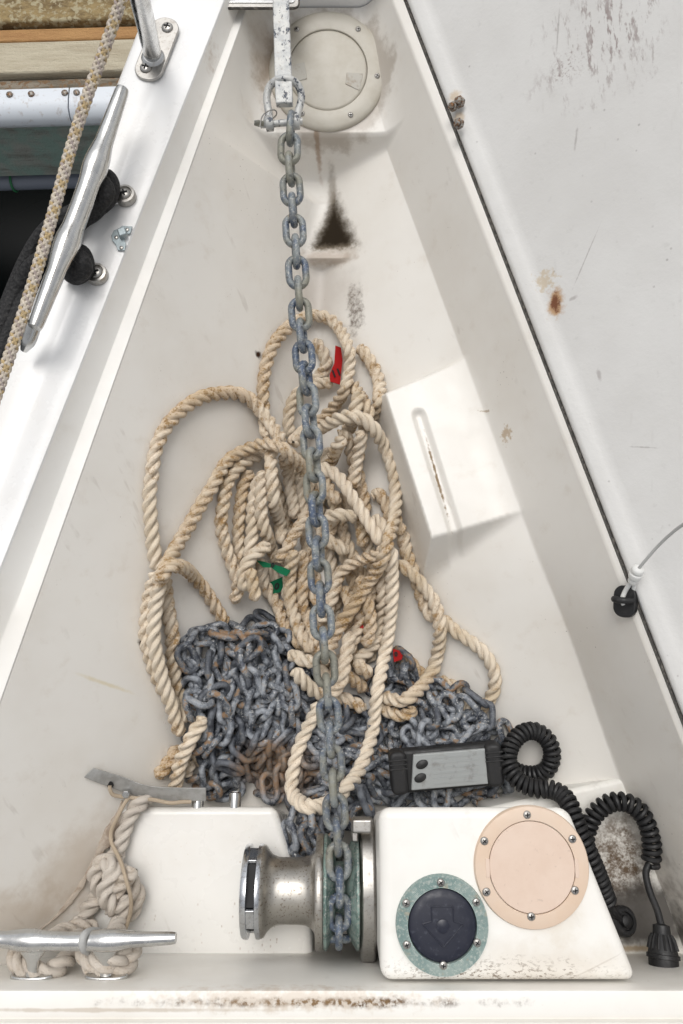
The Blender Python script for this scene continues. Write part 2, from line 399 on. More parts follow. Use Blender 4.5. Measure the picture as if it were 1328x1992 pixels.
# port deck with its rounded outer edge, hull side below, rebate ledge inside
E0, E1 = at(265, 70, 0), at(0, 760, 0)
def Ex(Y): return E0[0] + (E1[0] - E0[0]) * (Y - E0[1]) / (E1[1] - E0[1])
yd = np.linspace(-.75, 1.06, 60); prof = []
V = []; F = []
for Y in yd:
    e, d = Ex(Y), Dx(Y); w = d - e
    pts = [(e - .012, -1.35), (e - .012, -.03), (e - .008, -.012), (e, -.003), (e + .012, 0),
           (e + w * .42, .0), (e + w * .47, -.0022), (e + w * .60, -.0022), (e + w * .65, 0), (d - .004, 0), (d - .0012, -.0008), (d, -.004)]
    V += [(x, Y, z) for x, z in pts]
k = 12
F = [(i * k + j, (i + 1) * k + j, (i + 1) * k + j + 1, i * k + j + 1) for i in range(len(yd) - 1) for j in range(k - 1)]
F = [tuple(reversed(q)) for q in F]
deck = obj('port_deck', V, F, MT['deck'], sharp=45); tag(deck, 'glossy white side deck left of the locker carrying the big cleat', kind='structure')
V = []
for Y in yd:
    d, l = Dx(Y), Lx(Y)
    V += [(d, Y, -.004), (d + .40 * (l - d), Y, -.0315), (d + .46 * (l - d), Y, -.0335), (l - .004, Y, -.0330), (l - .0012, Y, -.0337), (l, Y, -.0365)]
k = 6; F = [tuple(reversed((i * k + j, (i + 1) * k + j, (i + 1) * k + j + 1, i * k + j + 1))) for i in range(len(yd) - 1) for j in range(k - 1)]
ledge = obj('port_ledge', V, F, MT['ledge'], sharp=40); tag(ledge, 'cream lid rebate ledge along the left side of the locker', kind='structure')
# starboard flange under the lid
h0_, h1_ = at(789, 0, -.022), at(1328, 1400, -.022)
V = []
for Y in yd:
    r = Rx(Y); hx_ = h0_[0] + (h1_[0] - h0_[0]) * (Y - h0_[1]) / (h1_[1] - h0_[1])
    V += [(r, Y, -.036), (r + .002, Y, -.032), (r + .004, Y, -.0305), (hx_ - .0012, Y, -.0275), (hx_ - .0004, Y, -.0295), (hx_ + .02, Y, -.07), (r + .5, Y, -.072), (r + .5, Y, -1.35)]
k = 8; F = [tuple(reversed((i * k + j, (i + 1) * k + j, (i + 1) * k + j + 1, i * k + j + 1))) for i in range(len(yd) - 1) for j in range(k - 1)]
fl = obj('starboard_flange', V, F, MT['liner'], sharp=60); tag(fl, 'narrow moulded flange along the right side under the open lid', kind='structure')
# foredeck at the stem
P = [(Ex(1.04) - .012, 1.037), (Rx(1.04) + .5, 1.037), (.35, 1.28), (0, 1.42), (-.18, 1.35)]
v_, f_ = prism(P, -.25, 0); fd = obj('foredeck', v_, f_, MT['deck'], bevel=.01); tag(fd, 'white deck at the very bow ahead of the locker', kind='structure')

# windlass shelf (left), recess floor, plinth block (right), aft bulkhead and coaming
ytop, yb = -.318, -.348
hx = lambda y, z: Lx(y) + (-.035 - z) / (1.16 * .967)     # hull side at depth z
V, F = prism([(hx(yb, SH_Z) - .05, yb - .03), (-.036, yb - .03), (-.040, -.310), (-.058, -.262), (-.074, -.215), (-.090, SHY), (hx(SHY, SH_Z) - .03, SHY)], -.46, SH_Z)
V = [(x, y - .05 if (z < -.4 and y > SHY - .001) else y, z) for x, y, z in V]
sh = obj('windlass_shelf', V, F, MT['shelf'], bevel=.011, seg=5); tag(sh, 'cream moulded shelf beside the windlass drum', kind='structure')
V, F = prism([(SX1 - .06, yb - .03), (BX0 + .03, yb - .03), (BX0 + .03, -.235), (SX1 - .06, -.235)], -.46, REC_Z)
rc = obj('windlass_recess', V, F, MT['shelf'], bevel=.006); tag(rc, 'lower moulded recess under the chain wheel', kind='structure')
pr = [at(1108, 1572, BL_Z), at(1246, 1920, BL_Z)]
yt2 = ytop - .002
V, F = prism([(BX0, yt2), (pr[1][0], yt2), (pr[0][0], BLY), (BX0, BLY)], -.46, BL_Z)
V = [(x, y - .08 if (z < -.4 and y > BLY - .001) else y, z) for x, y, z in V]
pb = obj('hatch_plinth', V, F, MT['plinth'], bevel=.013, seg=5); tag(pb, 'raised white plinth with the foot switch and the pink hatch', kind='structure')
# aft bulkhead (leaning) + rim
V = []; F = []
xs = np.linspace(-.75, .85, 2)
prof = [(-.348, -.47), (yb, SH_Z + .012), (yb + .004, SH_Z + .02), (ytop - .001, -.006), (ytop - .0018, -.001), (ytop - .0035, 0), (-.3435, 0.0), (-.3447, -.004), (-.3475, -.004), (-.3487, .0025), (-.362, .004), (-.80, .006)]
for x in xs: V += [(x, y, z) for y, z in prof]
k = len(prof); F = [(j, j + 1, k + j + 1, k + j) for j in range(k - 1)]
F = [tuple(reversed(q)) for q in F]
cm = obj('aft_coaming', V, F, MT['coaming'], sharp=50); tag(cm, 'stained white aft coaming along the bottom edge of the locker', kind='structure')
# low shelf in the starboard corner
q = [at(1100, 1560, -.2), at(1255, 1506, -.2), at(1400, 1760, -.2)]
V, F = prism([(.20, yb - .02), (.60, yb - .02), (.60, -.30), (q[1][0] + .01, q[1][1] - .01), (q[1][0] - .01, q[1][1]), (.20, q[0][1] - .008)], -.46, -.2)
M = M_('corner_gelcoat'); c = gel_common(M, (.80, .785, .74), .2, .6)
m = M.spot(tuple(at(1200, 1680, -.2)), (.062, .095, .12), amp=.75, nscale=42, lo=.25, hi=1.15)
k = M.rampf(M.math('ADD', M.math('MULTIPLY', M.noise(75), .45), M.math('ADD', M.math('MULTIPLY', M.noise(160), .25), M.math('MULTIPLY', M.noise(330), .3))), .36, .58, .25, 1.0); c = M.mix(M.math('MULTIPLY', m, k), c, (.12, .085, .058))
m = M.spot(tuple(at(1255, 1780, -.2)), (.085, .050, .12), amp=.45, nscale=38, lo=.5, hi=1.1, power=.93); c = M.mix(m, c, (.075, .068, .062))  # dark grey patch: dirt and the shaded aft part painted together
m = M.spot(tuple(at(1230, 1845, -.2)), (.06, .006, .12), amp=.6, nscale=70, lo=.2, hi=1.0, power=.7); c = M.mix(m, c, (.30, .20, .09))
MT['corner'] = gel_finish(M, c, (.4, .65))
cs = obj('corner_shelf', V, F, MT['corner'], bevel=.008, seg=4); tag(cs, 'mould-stained low shelf in the right corner under the coiled cable', kind='structure')

# sealant bead where the shelf meets the hull side
M = M_('old_sealant', (.33, .27, .21), .8); M.base(M.mix(M.rampf(M.noise(60, 5), .4, .7), (.40, .34, .28), (.26, .20, .15))); M.bump(M.noise(160, 4), .002); MT['sealant'] = M.m
pp = [(238, 1556), (226, 1590), (200, 1640), (180, 1680), (155, 1725), (125, 1765), (98, 1793), (78, 1808)]
P = np.array([onfloor(x, y) for x, y in pp]) + [0, 0, .001]; P = catmull(P, .004)
rr = .0075 + .003 * np.sin(np.arange(len(P)) * .21) * np.sin(np.arange(len(P)) * .077) + .0012 * rng.standard_normal(len(P))
w = np.clip(np.minimum(np.arange(len(P)) / 10, (len(P) - 1 - np.arange(len(P))) / 30), .12, 1)
V, F = tube(P, np.maximum(rr, .003) * w * 1.35, 10)
V = [(x, y, P[i // 10][2] + (z - P[i // 10][2]) * .45) for i, (x, y, z) in enumerate(V)]
o = obj('sealant_bead', V, F, MT['sealant']); tag(o, 'dirty brown sealant bead between the shelf and hull side, beside the knot', 'sealant')

# ------------------------------------------------------------------ lid
H0 = np.array([*at(789, 0, -.022)[:2], -.022]); H1 = np.array([*at(1328, 1400, -.022)[:2], -.022])
hd = (H1 - H0) / np.linalg.norm(H1 - H0); Hs, He = H0 - hd * .12, H1 + hd * .45
outv = np.array([-hd[1], hd[0], 0]); outv *= np.sign(outv[0]); up = np.array([0, 0, 1.])
lid_e = empty('locker_lid', tuple((Hs + He) / 2), 'scuffed pale grey locker lid standing open on the right', 'lid')
def lidp(u, h): return lambda q: q + outv * u + up * h
prof = [(.034, -.010), (.003, .0015), (.001, .006), (.004, .0105), (.012, .014), (.021, .0185), (.027, .0245), (.036, .034), (.50, .50), (.49, .53), (.01, .03 + .035), ]
a1 = R_(43)
prof = [(.060, -.012), (.004, -.002), (.001, .002), (.0015, .006), (.005, .0095), (.018, .0145), (.025, .018), (.030, .0225)]
for s_ in (.05, .2, .4, .62): prof.append((.030 + s_ * math.cos(a1), .0225 + s_ * math.sin(a1)))
prof += [(.62, .40), (.06, -.010)]
V = []; F = []; st = [Hs + (He - Hs) * t for t in np.linspace(0, 1, 30)]
for q_ in st: V += [q_ + outv * u + up * h for u, h in prof]
k = len(prof)
F = [(i * k + j, i * k + (j + 1) % k, (i + 1) * k + (j + 1) % k, (i + 1) * k + j) for i in range(len(st) - 1) for j in range(k)]
F += [tuple(range(k)), tuple(reversed(range((len(st) - 1) * k, len(st) * k)))]
def onlid(px, py):
    nrm = np.cross(hd, outv * math.cos(a1) + up * math.sin(a1)); p0 = Hs + outv * .030 + up * .0225
    d = ray(px, py); t = ((p0 - np.array([0, 0, CAMZ])) @ nrm) / (d @ nrm); r = d * t; r[2] += CAMZ; return r
M = M_('lid_paint'); c = M.mix(M.rampf(M.noise(5, 6, .65), .35, .7), (.675, .668, .65), (.615, .605, .585))
c = M.mix(M.math('MULTIPLY', M.rampf(M.noise(60, 6, .7), .6, .75), .35), c, (.52, .51, .49))
sc = M.rampf(M.noise(70, 3, .6, vec=M.vm('MULTIPLY', M.pos(), (1, .12, .3))), .66, .72); c = M.mix(M.math('MULTIPLY', sc, .12), c, (.42, .40, .38))
sp = M.math('MULTIPLY', M.rampf(M.voro(60).outputs['Distance'], .05, .12, 1, 0), M.rampf(M.noise(9, 3), .5, .6)); c = M.mix(M.math('MULTIPLY', sp, .6), c, (.28, .26, .25))
L1 = onlid(1180, 60)
m = M.spot(L1, (.10, .10, .14), amp=.9, nscale=22, lo=.1, hi=1.0)
k1 = M.rampf(M.noise(120, 5, .75, vec=M.vm('MULTIPLY', M.pos(), (1, .22, .8))), .52, .62)
c = M.mix(M.math('MULTIPLY', M.math('MULTIPLY', m, k1), .75), c, (.20, .14, .13))
L2 = onlid(1105, 130)
m = M.spot(L2, (.04, .03, .05), rot=R_(-40), amp=.9, nscale=40, lo=.1, hi=.9); k1 = M.rampf(M.noise(240, 4, .7), .54, .62)
c = M.mix(M.math('MULTIPLY', M.math('MULTIPLY', m, k1), .6), c, (.25, .18, .17))
L3 = onlid(1080, 590)
m = M.spot(L3, (.014, .030, .03), amp=.9, nscale=90, lo=.2, hi=.9, power=.9); c = M.mix(m, c, (.42, .24, .10))
m = M.spot(L3, (.008, .019, .02), amp=.9, nscale=190, lo=.3, hi=.8); c = M.mix(m, c, (.16, .055, .02))
m = M.spot(onlid(1060, 545), (.03, .03, .04), amp=1.0, nscale=160, lo=.1, hi=.5, power=.6); c = M.mix(m, c, (.50, .38, .22))
for (px, py, r1, r2, ro) in ((1120, 270, .002, .02, -5), (1085, 60, .0015, .045, -3), (1165, 730, .003, .012, 12), (1250, 870, .02, .0015, -18), (1115, 580, .006, .004, 0), (1140, 500, .0012, .06, -22)):
    m = M.spot(onlid(px, py), (r1, r2, .05), rot=R_(ro), amp=.6, nscale=180, lo=.2, hi=.9, power=.55); c = M.mix(m, c, (.30, .27, .26))
for (px, py) in ((885, 185), (893, 225)):
    m = M.spot(at(px, py, -.008), (.011, .012, .03), amp=.5, nscale=120, lo=.3, hi=1.0, power=.6); c = M.mix(m, c, (.50, .36, .2))
M.base(c); M.rough(M.rampf(M.noise(30, 5), .3, .7, .45, .65)); M.bump(M.noise(140, 5, .6), .0006, .6)
MT['lid'] = M.m
obj('lid_panel', V, F, MT['lid'], lid_e, sharp=70)
# dark strip added in the joint, standing in for the shadowed gap
P = np.array([Hs + (He - Hs) * t + outv * .0012 + up * -.0030 for t in np.linspace(0, 1, 260)])
P[:, 0] += rng.standard_normal(260) * .0002
M = M_('perished_seal', (.05, .045, .04), .9); M.base(M.mix(M.rampf(M.noise(120, 4), .45, .65), (.07, .064, .058), (.20, .18, .155))); MT['seal'] = M.m
V, F = tube(P, .0014 + .0002 * rng.standard_normal(260), 6); obj('lid_seal', V, F, MT['seal'], lid_e)

# hinge bolts on the lid edge
M = M_('rusty_bolt', (.25, .22, .19), .5, .8); M.base(M.mix(M.rampf(M.noise(260, 5), .45, .6), (.26, .25, .23), (.16, .08, .035))); MT['bolt'] = M.m
def hexnut(r, h, n=6):
    v, f = prism([(r * math.cos(2 * math.pi * i / n), r * math.sin(2 * math.pi * i / n)) for i in range(n)], 0, h); return v, f
sv, sf = lathe([(0, .0), (.0045, 0), (.0045, .008), (.0036, .0105), (0, .011)], 14)
nm_ = Vector(np.cross(hd, outv)).normalized(); nm_ = nm_ if nm_.z > 0 else -nm_
tilt_dir = (Vector(up) * .9 - Vector(outv) * .45 + Vector((0, -.25, 0))).normalized()
for (px, py, zz, rr_, lab) in ((893, 198, .001, .0085, 'larger upper bolt head with rust stain on the lid edge'), (880, 207, -.002, .007, 'small nut touching the upper bolt on the lid edge'), (892, 240, .000, .0078, 'lower lone bolt head on the lid edge')):
    q_ = tilt_dir.to_track_quat('Z', 'Y').to_matrix().to_4x4(); W = Matrix.Translation(A(px, py, zz) - tilt_dir * .004) @ q_
    e = empty('hinge_bolt', tuple(A(px, py, zz)), lab, 'bolt', 'bolts on the lid edge')
    v, f = hexnut(rr_, .006); obj('nut', v, f, MT['bolt'], e, W, bevel=.0012)
    obj('bolt_end', [(x * rr_ / .008, y * rr_ / .008, z) for x, y, z in sv], sf, MT['bolt'], e, W)

# ------------------------------------------------------------------ screw mesh shared
scv, scf = lathe([(.0046, -.001), (.0046, .0004), (.004, .0012), (.0024, .0018), (0, .002)], 20)
SCREW = mesh('screw', scv, scf, MT['steel_dull'])
mb = MB(); mb.add(*box(-.0026, .0026, -.0006, .0006, .0012, .0022)); mb.add(*box(-.0006, .0006, -.0026, .0026, .0012, .00215))
SLOT = mesh('screw_slot', mb.v, mb.f, MT['black'], smooth=False)
def screw(parent, W, s=1.0, a=None):
    a = random.uniform(0, 1.5) if a is None else a
    W = W @ Matrix.Rotation(a, 4, 'Z') @ Matrix.Scale(s, 4)
    o = obj_me('screw', SCREW, parent, W); obj_me('cross_slot', SLOT, o, W); return o

# ------------------------------------------------------------------ round hatches and foot switch
def plane_W(c, nrm, upv=(0, 1, 0)):
    z = Vector(nrm).normalized(); x = Vector(upv).cross(z).normalized(); y = z.cross(x)
    m = Matrix((x, y, z)).transposed().to_4x4(); m.translation = Vector(c); return m
M = M_('aged_beige_plastic', (.60, .57, .50), .45); M.base(M.mix(M.rampf(M.noise(26, 5), .35, .7), (.52, .49, .425), (.46, .425, .355))); MT['beige'] = M.m
M = M_('recess_plastic', (.43, .40, .34), .55); M.base(M.mix(M.rampf(M.noise(90, 5), .5, .65), (.45, .43, .38), (.36, .31, .25))); MT['beige_dark'] = M.m
bn = np.array([0, -.268, 1.0]); bn /= np.linalg.norm(bn)
def onbulk(px, py, lift=0):
    p0 = np.array([0, .939, -.1]); d = ray(px, py); c0_ = np.array([0, 0, CAMZ]); nn = np.array([0, -.268, 1.0]) / math.hypot(.268, 1)
    t = ((p0 - c0_) @ nn) / (d @ nn); return c0_ + d * t + nn * lift
hc = onbulk(637, 141, .002); Wh = plane_W(hc, bn)
h = empty('inspection_hatch', tuple(hc), 'round beige inspection hatch with six screws behind the anchor shank', 'hatch', 'round hatches')
RA = .0925
v, f = lathe([(.0625, -.004), (.0625, .0045), (.0635, .0055), (.072, .0062), (RA - .006, .0052), (RA - .0015, .0030), (RA, 0), (RA, -.006)], 72); obj('rim', v, f, MT['beige'], h, Wh)
v, f = lathe([(0, .0052), (.058, .0052), (.0605, .0046), (.0618, .003), (.0618, -.004)], 72); obj('cover', [(x, y, z) for x, y, z in v], [tuple(reversed(q)) for q in f], MT['beige'], h, Wh)
for sx in (-1, 1):
    pl = [(.028, -.022), (.050, -.032), (.056, -.006), (.030, -.004)] if sx > 0 else [(-.036, .012), (-.060, .006), (-.056, -.020), (-.032, -.014)]
    v, f = prism(pl, .0050, .0062); obj('finger_grip', v, f, MT['beige_dark'], h, Wh, bevel=.0006)
for (px, py) in ((583, 70), (690, 71), (736, 153), (681, 227), (587, 227), (533, 150)):
    p = Vector(onbulk(px, py, .0075)); lp = Wh.inverted() @ p
    r = math.hypot(lp.x, lp.y); lp.x *= .0785 / r; lp.y *= .0785 / r; lp.z = .0058
    W = Wh.copy(); W.translation = Wh @ lp; screw(h, W, .95)

M = M_('pinkish_plastic', (.70, .50, .38), .5); M.base(M.mix(M.rampf(M.noise(20, 6, .6), .35, .7), (.68, .545, .435), (.665, .505, .38))); M.rough(M.rampf(M.noise(80, 4), .3, .7, .4, .6)); M.bump(M.noise(400, 3), .0002, .5); MT['pink'] = M.m
M = M_('pinkish_plastic_cover', (.68, .55, .48), .5); cc = M.mix(M.rampf(M.noise(24, 6, .65), .35, .7), (.70, .555, .455), (.665, .515, .415)); cc = M.mix(M.math('MULTIPLY', M.rampf(M.noise(120, 5), .62, .72), .35), cc, (.40, .30, .24)); M.base(cc); MT['pink2'] = M.m
pc = at(1033, 1685, BL_Z + .001); Wp = plane_W(pc, (0, 0, 1)); RP = 112 / FPX * (CAMZ - BL_Z) / 1.085
h = empty('deck_plate', tuple(pc), 'round pinkish plastic deck plate with six screws on the white plinth', 'hatch', 'round hatches')
v, f = lathe([(RP * .752, -.002), (RP * .752, .0042), (RP * .76, .0048), (RP * .9, .0052), (RP * .98, .004), (RP, .001), (RP, -.002)], 80); obj('rim', v, f, MT['pink'], h, Wp)
v, f = lathe([(RP * .741, -.002), (RP * .741, .0040), (RP * .73, .0046), (0, .0048)], 80); obj('cover', v, f, MT['pink2'], h, Wp)
for sx in (-1, 1):
    v, f = box(sx * RP * .77 - .0022, sx * RP * .77 + .0022, -.011, .009, .0045, .0055); obj('notch', v, f, MT['pink2'], h, Wp, bevel=.0008)
for (px, py) in ((1025, 1585), (942, 1636), (1113, 1632), (946, 1735), (1118, 1732), (1033, 1783)):
    W = plane_W(at(px, py, BL_Z + .0058), (0, 0, 1)); screw(h, W, 1.0)

M = M_('verdigris_ring', (.20, .38, .34), .5, .0)
cc = M.mix(M.rampf(M.noise(32), .35, .65), (.31, .385, .36), (.19, .275, .26)); cc = M.mix(M.math('MULTIPLY', M.rampf(M.noise(330), .50, .64), .7), cc, (.50, .54, .50)); cc = M.mix(M.math('MULTIPLY', M.rampf(M.noise(50, 4), .58, .7), .7), cc, (.40, .36, .27)); M.base(cc); M.bump(M.noise(300, 4), .0005); MT['teal'] = M.m
M = M_('navy_rubber', (.012, .014, .025), .45); M.base(M.mix(M.rampf(M.noise(120, 6, .7), .55, .75), (.013, .015, .028), (.05, .055, .075))); M.rough(M.rampf(M.noise(60, 4), .3, .7, .32, .6)); MT['navy'] = M.m
fc = at(859, 1797, BL_Z + .001); Wf = plane_W(fc, (0, 0, 1)); RF = 90 / FPX * (CAMZ - BL_Z) / 1.10
h = empty('foot_switch', tuple(fc), 'round black rubber foot switch in a green corroded ring', 'foot switch')
prof = [(RF * .735, -.001), (RF * .735, .004)]
for k in range(9):
    r0 = .745 + k * .027; prof += [(RF * (r0), .0075 - .0001 * k), (RF * (r0 + .022), .0075 - .0001 * k), (RF * (r0 + .026), .0066 - .0002 * k)]
prof += [(RF * .995, .003), (RF, -.002)]
v, f = lathe(prof, 72); obj('ring', v, f, MT['teal'], h, Wf)
v, f = lathe([(RF * .733, .001), (RF * .72, .0055), (RF * .66, .0075), (RF * .55, .0082), (RF * .3, .0088), (0, .009)], 64); o = obj('rubber_button', v, f, MT['navy'], h, Wf)
# embossed arrow outline pointing aft
ar = [(-.012, .019), (.012, .019), (.012, .004), (.0225, .001), (0, -.022), (-.0225, .001), (-.012, .004)]
P = np.array([(x, y + .001, .0089 - .00001) for x, y in ar + ar[:1]]); P = resample(P, .0015)
v, f = tube(P, .00085, 6, closed=False); obj('arrow_mark', v, f, MT['navy'], h, Wf)
v, f = lathe([(.007, .0082), (.007, .0098), (.005, .0105), (0, .0107)], 24); obj('button_centre', v, f, MT['navy'], h, Wf)
for (px, py) in ((857, 1717), (790, 1757), (926, 1755), (791, 1838), (928, 1834), (862, 1878)):
    screw(h, plane_W(at(px, py, BL_Z + .0085), (0, 0, 1)), .95)

# ------------------------------------------------------------------ rope maker
def rope3_mesh(name, curves, R, m, pitch=2.35, ds=None, taper=True, wob=.04, tints=None):
    """three-strand laid rope along each dense polyline, joined in one mesh"""
    ds = ds or R * .2; V = []; F = []; AT = []; TN = []; base = 0
    loc = np.radians([-60, -50, -36, -18, 0, 18, 36, 50]); a_, d_ = .49, .51
    rad = d_ * np.cos(loc) + np.sqrt(np.maximum(a_ * a_ - (d_ * np.sin(loc)) ** 2, 0))
    ang = np.concatenate([loc + 2 * np.pi * s / 3 for s in range(3)]); rad = np.tile(rad, 3); lx = np.tile(np.degrees(loc) / 60, 3)
    sid = np.repeat(np.arange(3), 8); n = 24
    for ci, P in enumerate(curves):
        P = resample(P, ds); T, N, B = frames(P); mlen = len(P); s = np.arange(mlen) * ds
        ph = rng.uniform(0, 6.28); tw = 2 * np.pi * s / (pitch * 2 * R) + ph + .35 * np.sin(s / (R * 9) + ph)
        scl = R * (1 + wob * np.sin(s / (R * 6.3) + ph * 2))
        if taper:
            e = np.minimum(s, s[-1] - s); scl = scl * np.sqrt(np.clip(e / (R * .6), .05, 1))
        th = ang[None] + tw[:, None]
        jit = 1 + .035 * np.sin(tw[:, None] * .37 + sid[None] * 2.1 + ph)
        q = P[:, None] + (scl[:, None] * rad[None] * jit)[..., None] * (np.cos(th)[..., None] * N[:, None] + np.sin(th)[..., None] * B[:, None])
        V.append(q.reshape(-1, 3)); at_ = np.zeros((mlen, n, 3)); at_[..., 0] = lx[None] * .5 + sid[None] * 3.3 + ci * 11.7
        at_[..., 1] = s[:, None] / R; at_[..., 2] = ci * 1.37 + ph; AT.append(at_.reshape(-1, 3)); TN.append(np.full(mlen * n, tints[ci] if tints else .4))
        i = np.arange(mlen - 1)[:, None] * n; j = np.arange(n)[None]; j2 = (j + 1) % n
        F.append((np.stack([i + j, i + j2, i + n + j2, i + n + j], -1)).reshape(-1, 4) + base); base += mlen * n
    V = np.concatenate(V); F = np.concatenate(F); AT = np.concatenate(AT)
    me = bpy.data.meshes.new(name); me.vertices.add(len(V)); me.vertices.foreach_set('co', V.ravel())
    me.loops.add(F.size); me.loops.foreach_set('vertex_index', F.ravel().astype(np.int32))
    me.polygons.add(len(F)); me.polygons.foreach_set('loop_start', np.arange(0, F.size, 4, dtype=np.int32))
    me.update(calc_edges=True); me.validate()
    me.polygons.foreach_set('use_smooth', [True] * len(me.polygons))
    at2 = me.attributes.new('lay', 'FLOAT_VECTOR', 'POINT'); at2.data.foreach_set('vector', AT.ravel())
    tn = me.attributes.new('tint', 'FLOAT', 'POINT'); tn.data.foreach_set('value', np.concatenate(TN))
    me.materials.append(m); return me
def rope_mat(name, c1, c2, dirt, dirt_amt=.6, zones=()):
    M = M_(name, c1, .85, spec=.2); lay = M.attr('lay')
    fib = M.noise(1.0, 3, .6, vec=M.vm('MULTIPLY', lay, (9, .55, 0)))
    big = M.noise(14); mid = M.noise(75); fine = M.noise(330)
    c = M.mix(M.rampf(big, .4, .65), c1, c2)
    tint = M.node('ShaderNodeAttribute', attribute_name='tint').outputs['Fac']
    c = M.mix(M.rampf(tint, .0, 1.0, 0, .85), c, tuple(min(.86, x * 1.16) for x in c1))
    c = M.mix(M.math('MULTIPLY', M.rampf(fib, .35, .75), .35), c, tuple(x * .72 for x in c2))
    lo = M.math('ADD', M.math('MULTIPLY', M.noise(1.0, 2, .5, vec=M.vm('MULTIPLY', lay, (0, .035, 1.0))), 1.0), M.math('MULTIPLY', M.math('SUBTRACT', mid, .5), .55))
    dm = M.math('MULTIPLY', M.rampf(lo, .40, .66), M.rampf(tint, .55, 1.0, 1.0, .12))
    for (cx, rad, pw) in zones:
        dm = M.math('ADD', dm, M.spot(cx, rad, amp=.5, nscale=32, lo=.3, hi=1.1, power=pw), clamp=True)
    sp = M.rampf(M.math('ADD', M.math('MULTIPLY', mid, .5), M.math('MULTIPLY', fine, .5)), .49, .60)
    c = M.mix(M.math('MULTIPLY', M.math('MULTIPLY', dm, sp), dirt_amt), c, dirt)
    c = M.mix(M.math('MULTIPLY', dm, dirt_amt * .45), c, tuple(x * 1.5 for x in dirt))
    sp2 = M.rampf(M.voro(330).outputs['Distance'], .10, .20, 1, 0); c = M.mix(M.math('MULTIPLY', M.math('MULTIPLY', sp2, M.rampf(mid, .44, .56)), .8), c, (.10, .05, .025))
    M.base(c); M.bump(M.math('ADD', fib, M.math('MULTIPLY', fine, .35)), .0012, .8); M.set('Sheen Weight', .15); return M.m

# ------------------------------------------------------------------ traced anchor rope: pixel curves, laid one over the other
ROPE_R = .0108
low = [
 # deep fill
 [(600, 900), (610, 960), (640, 1020), (670, 1080), (690, 1150), (690, 1230), (670, 1300)],
 [(640, 870), (625, 940), (620, 1010), (640, 1080), (655, 1150), (640, 1230), (610, 1300)],
 [(700, 880), (680, 950), (665, 1020), (690, 1090), (720, 1150), (735, 1220), (715, 1290)],
 [(520, 900), (540, 960), (560, 1030), (560, 1100), (590, 1170), (600, 1240), (640, 1300)],
 [(590, 880), (575, 940), (590, 1010), (600, 1080), (620, 1160), (625, 1240), (600, 1310)],
 [(660, 960), (690, 1000), (715, 1060), (725, 1120), (700, 1180), (680, 1240), (700, 1310)],
 [(620, 930), (650, 980), (640, 1040), (610, 1090), (600, 1150), (650, 1190)],
 [(740, 1120), (710, 1180), (690, 1240), (660, 1290), (640, 1330)],
 [(500, 1090), (530, 1120), (560, 1160), (575, 1230), (600, 1290), (650, 1320)],
 [(697, 672), (716, 696), (731, 725), (739, 754), (735, 783), (723, 812), (700, 840)],
 [(610, 660), (627, 684), (634, 708), (622, 730), (600, 745)],
 [(684, 745), (702, 773), (716, 800), (710, 830)], [(700, 760), (690, 800), (680, 830), (660, 850)],
 [(663, 836), (678, 860), (684, 889), (696, 920), (699, 940), (705, 958), (709, 985), (705, 1037), (707, 1065)],
 [(704, 836), (699, 865), (694, 895), (690, 925), (688, 950)],
 [(670, 850), (655, 870), (646, 892), (636, 915), (640, 950), (660, 980)],
 [(721, 958), (739, 963), (750, 978), (756, 998), (758, 1030)], [(724, 1004), (739, 1017), (747, 1036), (748, 1060)],
 [(744, 1100), (744, 1149), (742, 1188), (736, 1237), (718, 1264), (690, 1290)],
 [(700, 1120), (716, 1178), (720, 1217), (712, 1260)], [(667, 1140), (680, 1172), (684, 1200)],
 [(508, 1098), (512, 1131), (523, 1153), (540, 1178), (552, 1210), (569, 1237), (592, 1262)],
 [(783, 1030), (789, 1069), (799, 1100), (812, 1135), (824, 1172), (836, 1196), (867, 1210), (889, 1230), (912, 1246), (936, 1265), (953, 1287), (962, 1312), (961, 1338), (951, 1361), (934, 1379), (916, 1394), (900, 1410)],
 [(760, 990), (772, 1015), (783, 1040)],
 [(490, 915), (474, 943), (468, 976), (465, 1014), (463, 1050), (466, 1090), (475, 1130)], [(505, 925), (492, 987), (491, 1032), (486, 1075), (484, 1110)],
 [(562, 850), (562, 805), (576, 769), (596, 754), (620, 745), (648, 748)],
 [(583, 925), (585, 968), (590, 1010)],
 [(530, 875), (487, 892), (461, 912), (442, 941), (433, 987), (430, 1019), (436, 1055), (447, 1088), (458, 1117), (462, 1145), (454, 1175)],
 [(512, 915), (507, 961), (508, 1001), (517, 1037), (530, 1072), (538, 1095)],
 [(527, 875), (528, 920), (530, 959), (537, 992), (545, 1026), (552, 1060)], [(553, 880), (561, 932), (568, 972), (573, 1010)],
 [(526, 1058), (494, 1079), (478, 1100), (472, 1125), (478, 1150)], [(487, 1105), (492, 1140), (498, 1170)],
 [(588, 1070), (590, 1120), (586, 1168), (597, 1208), (610, 1245), (616, 1280)],
 [(602, 995), (583, 1023), (568, 1048), (555, 1073), (535, 1092)],
 [(575, 1070), (564, 1105), (563, 1139), (566, 1178), (576, 1210), (590, 1241), (608, 1268)],
 [(320, 1122), (327, 1188), (335, 1237), (337, 1285), (341, 1333), (356, 1372), (380, 1400)],
 [(377, 1465), (395, 1490)], [(390, 1435), (405, 1455), (420, 1480)],
 [(349, 1450), (327, 1485), (303, 1514)], [(372, 1480), (358, 1512)],
 [(785, 1272), (805, 1296), (826, 1320)], [(850, 1322), (869, 1330), (889, 1341), (902, 1361), (912, 1388)],
]
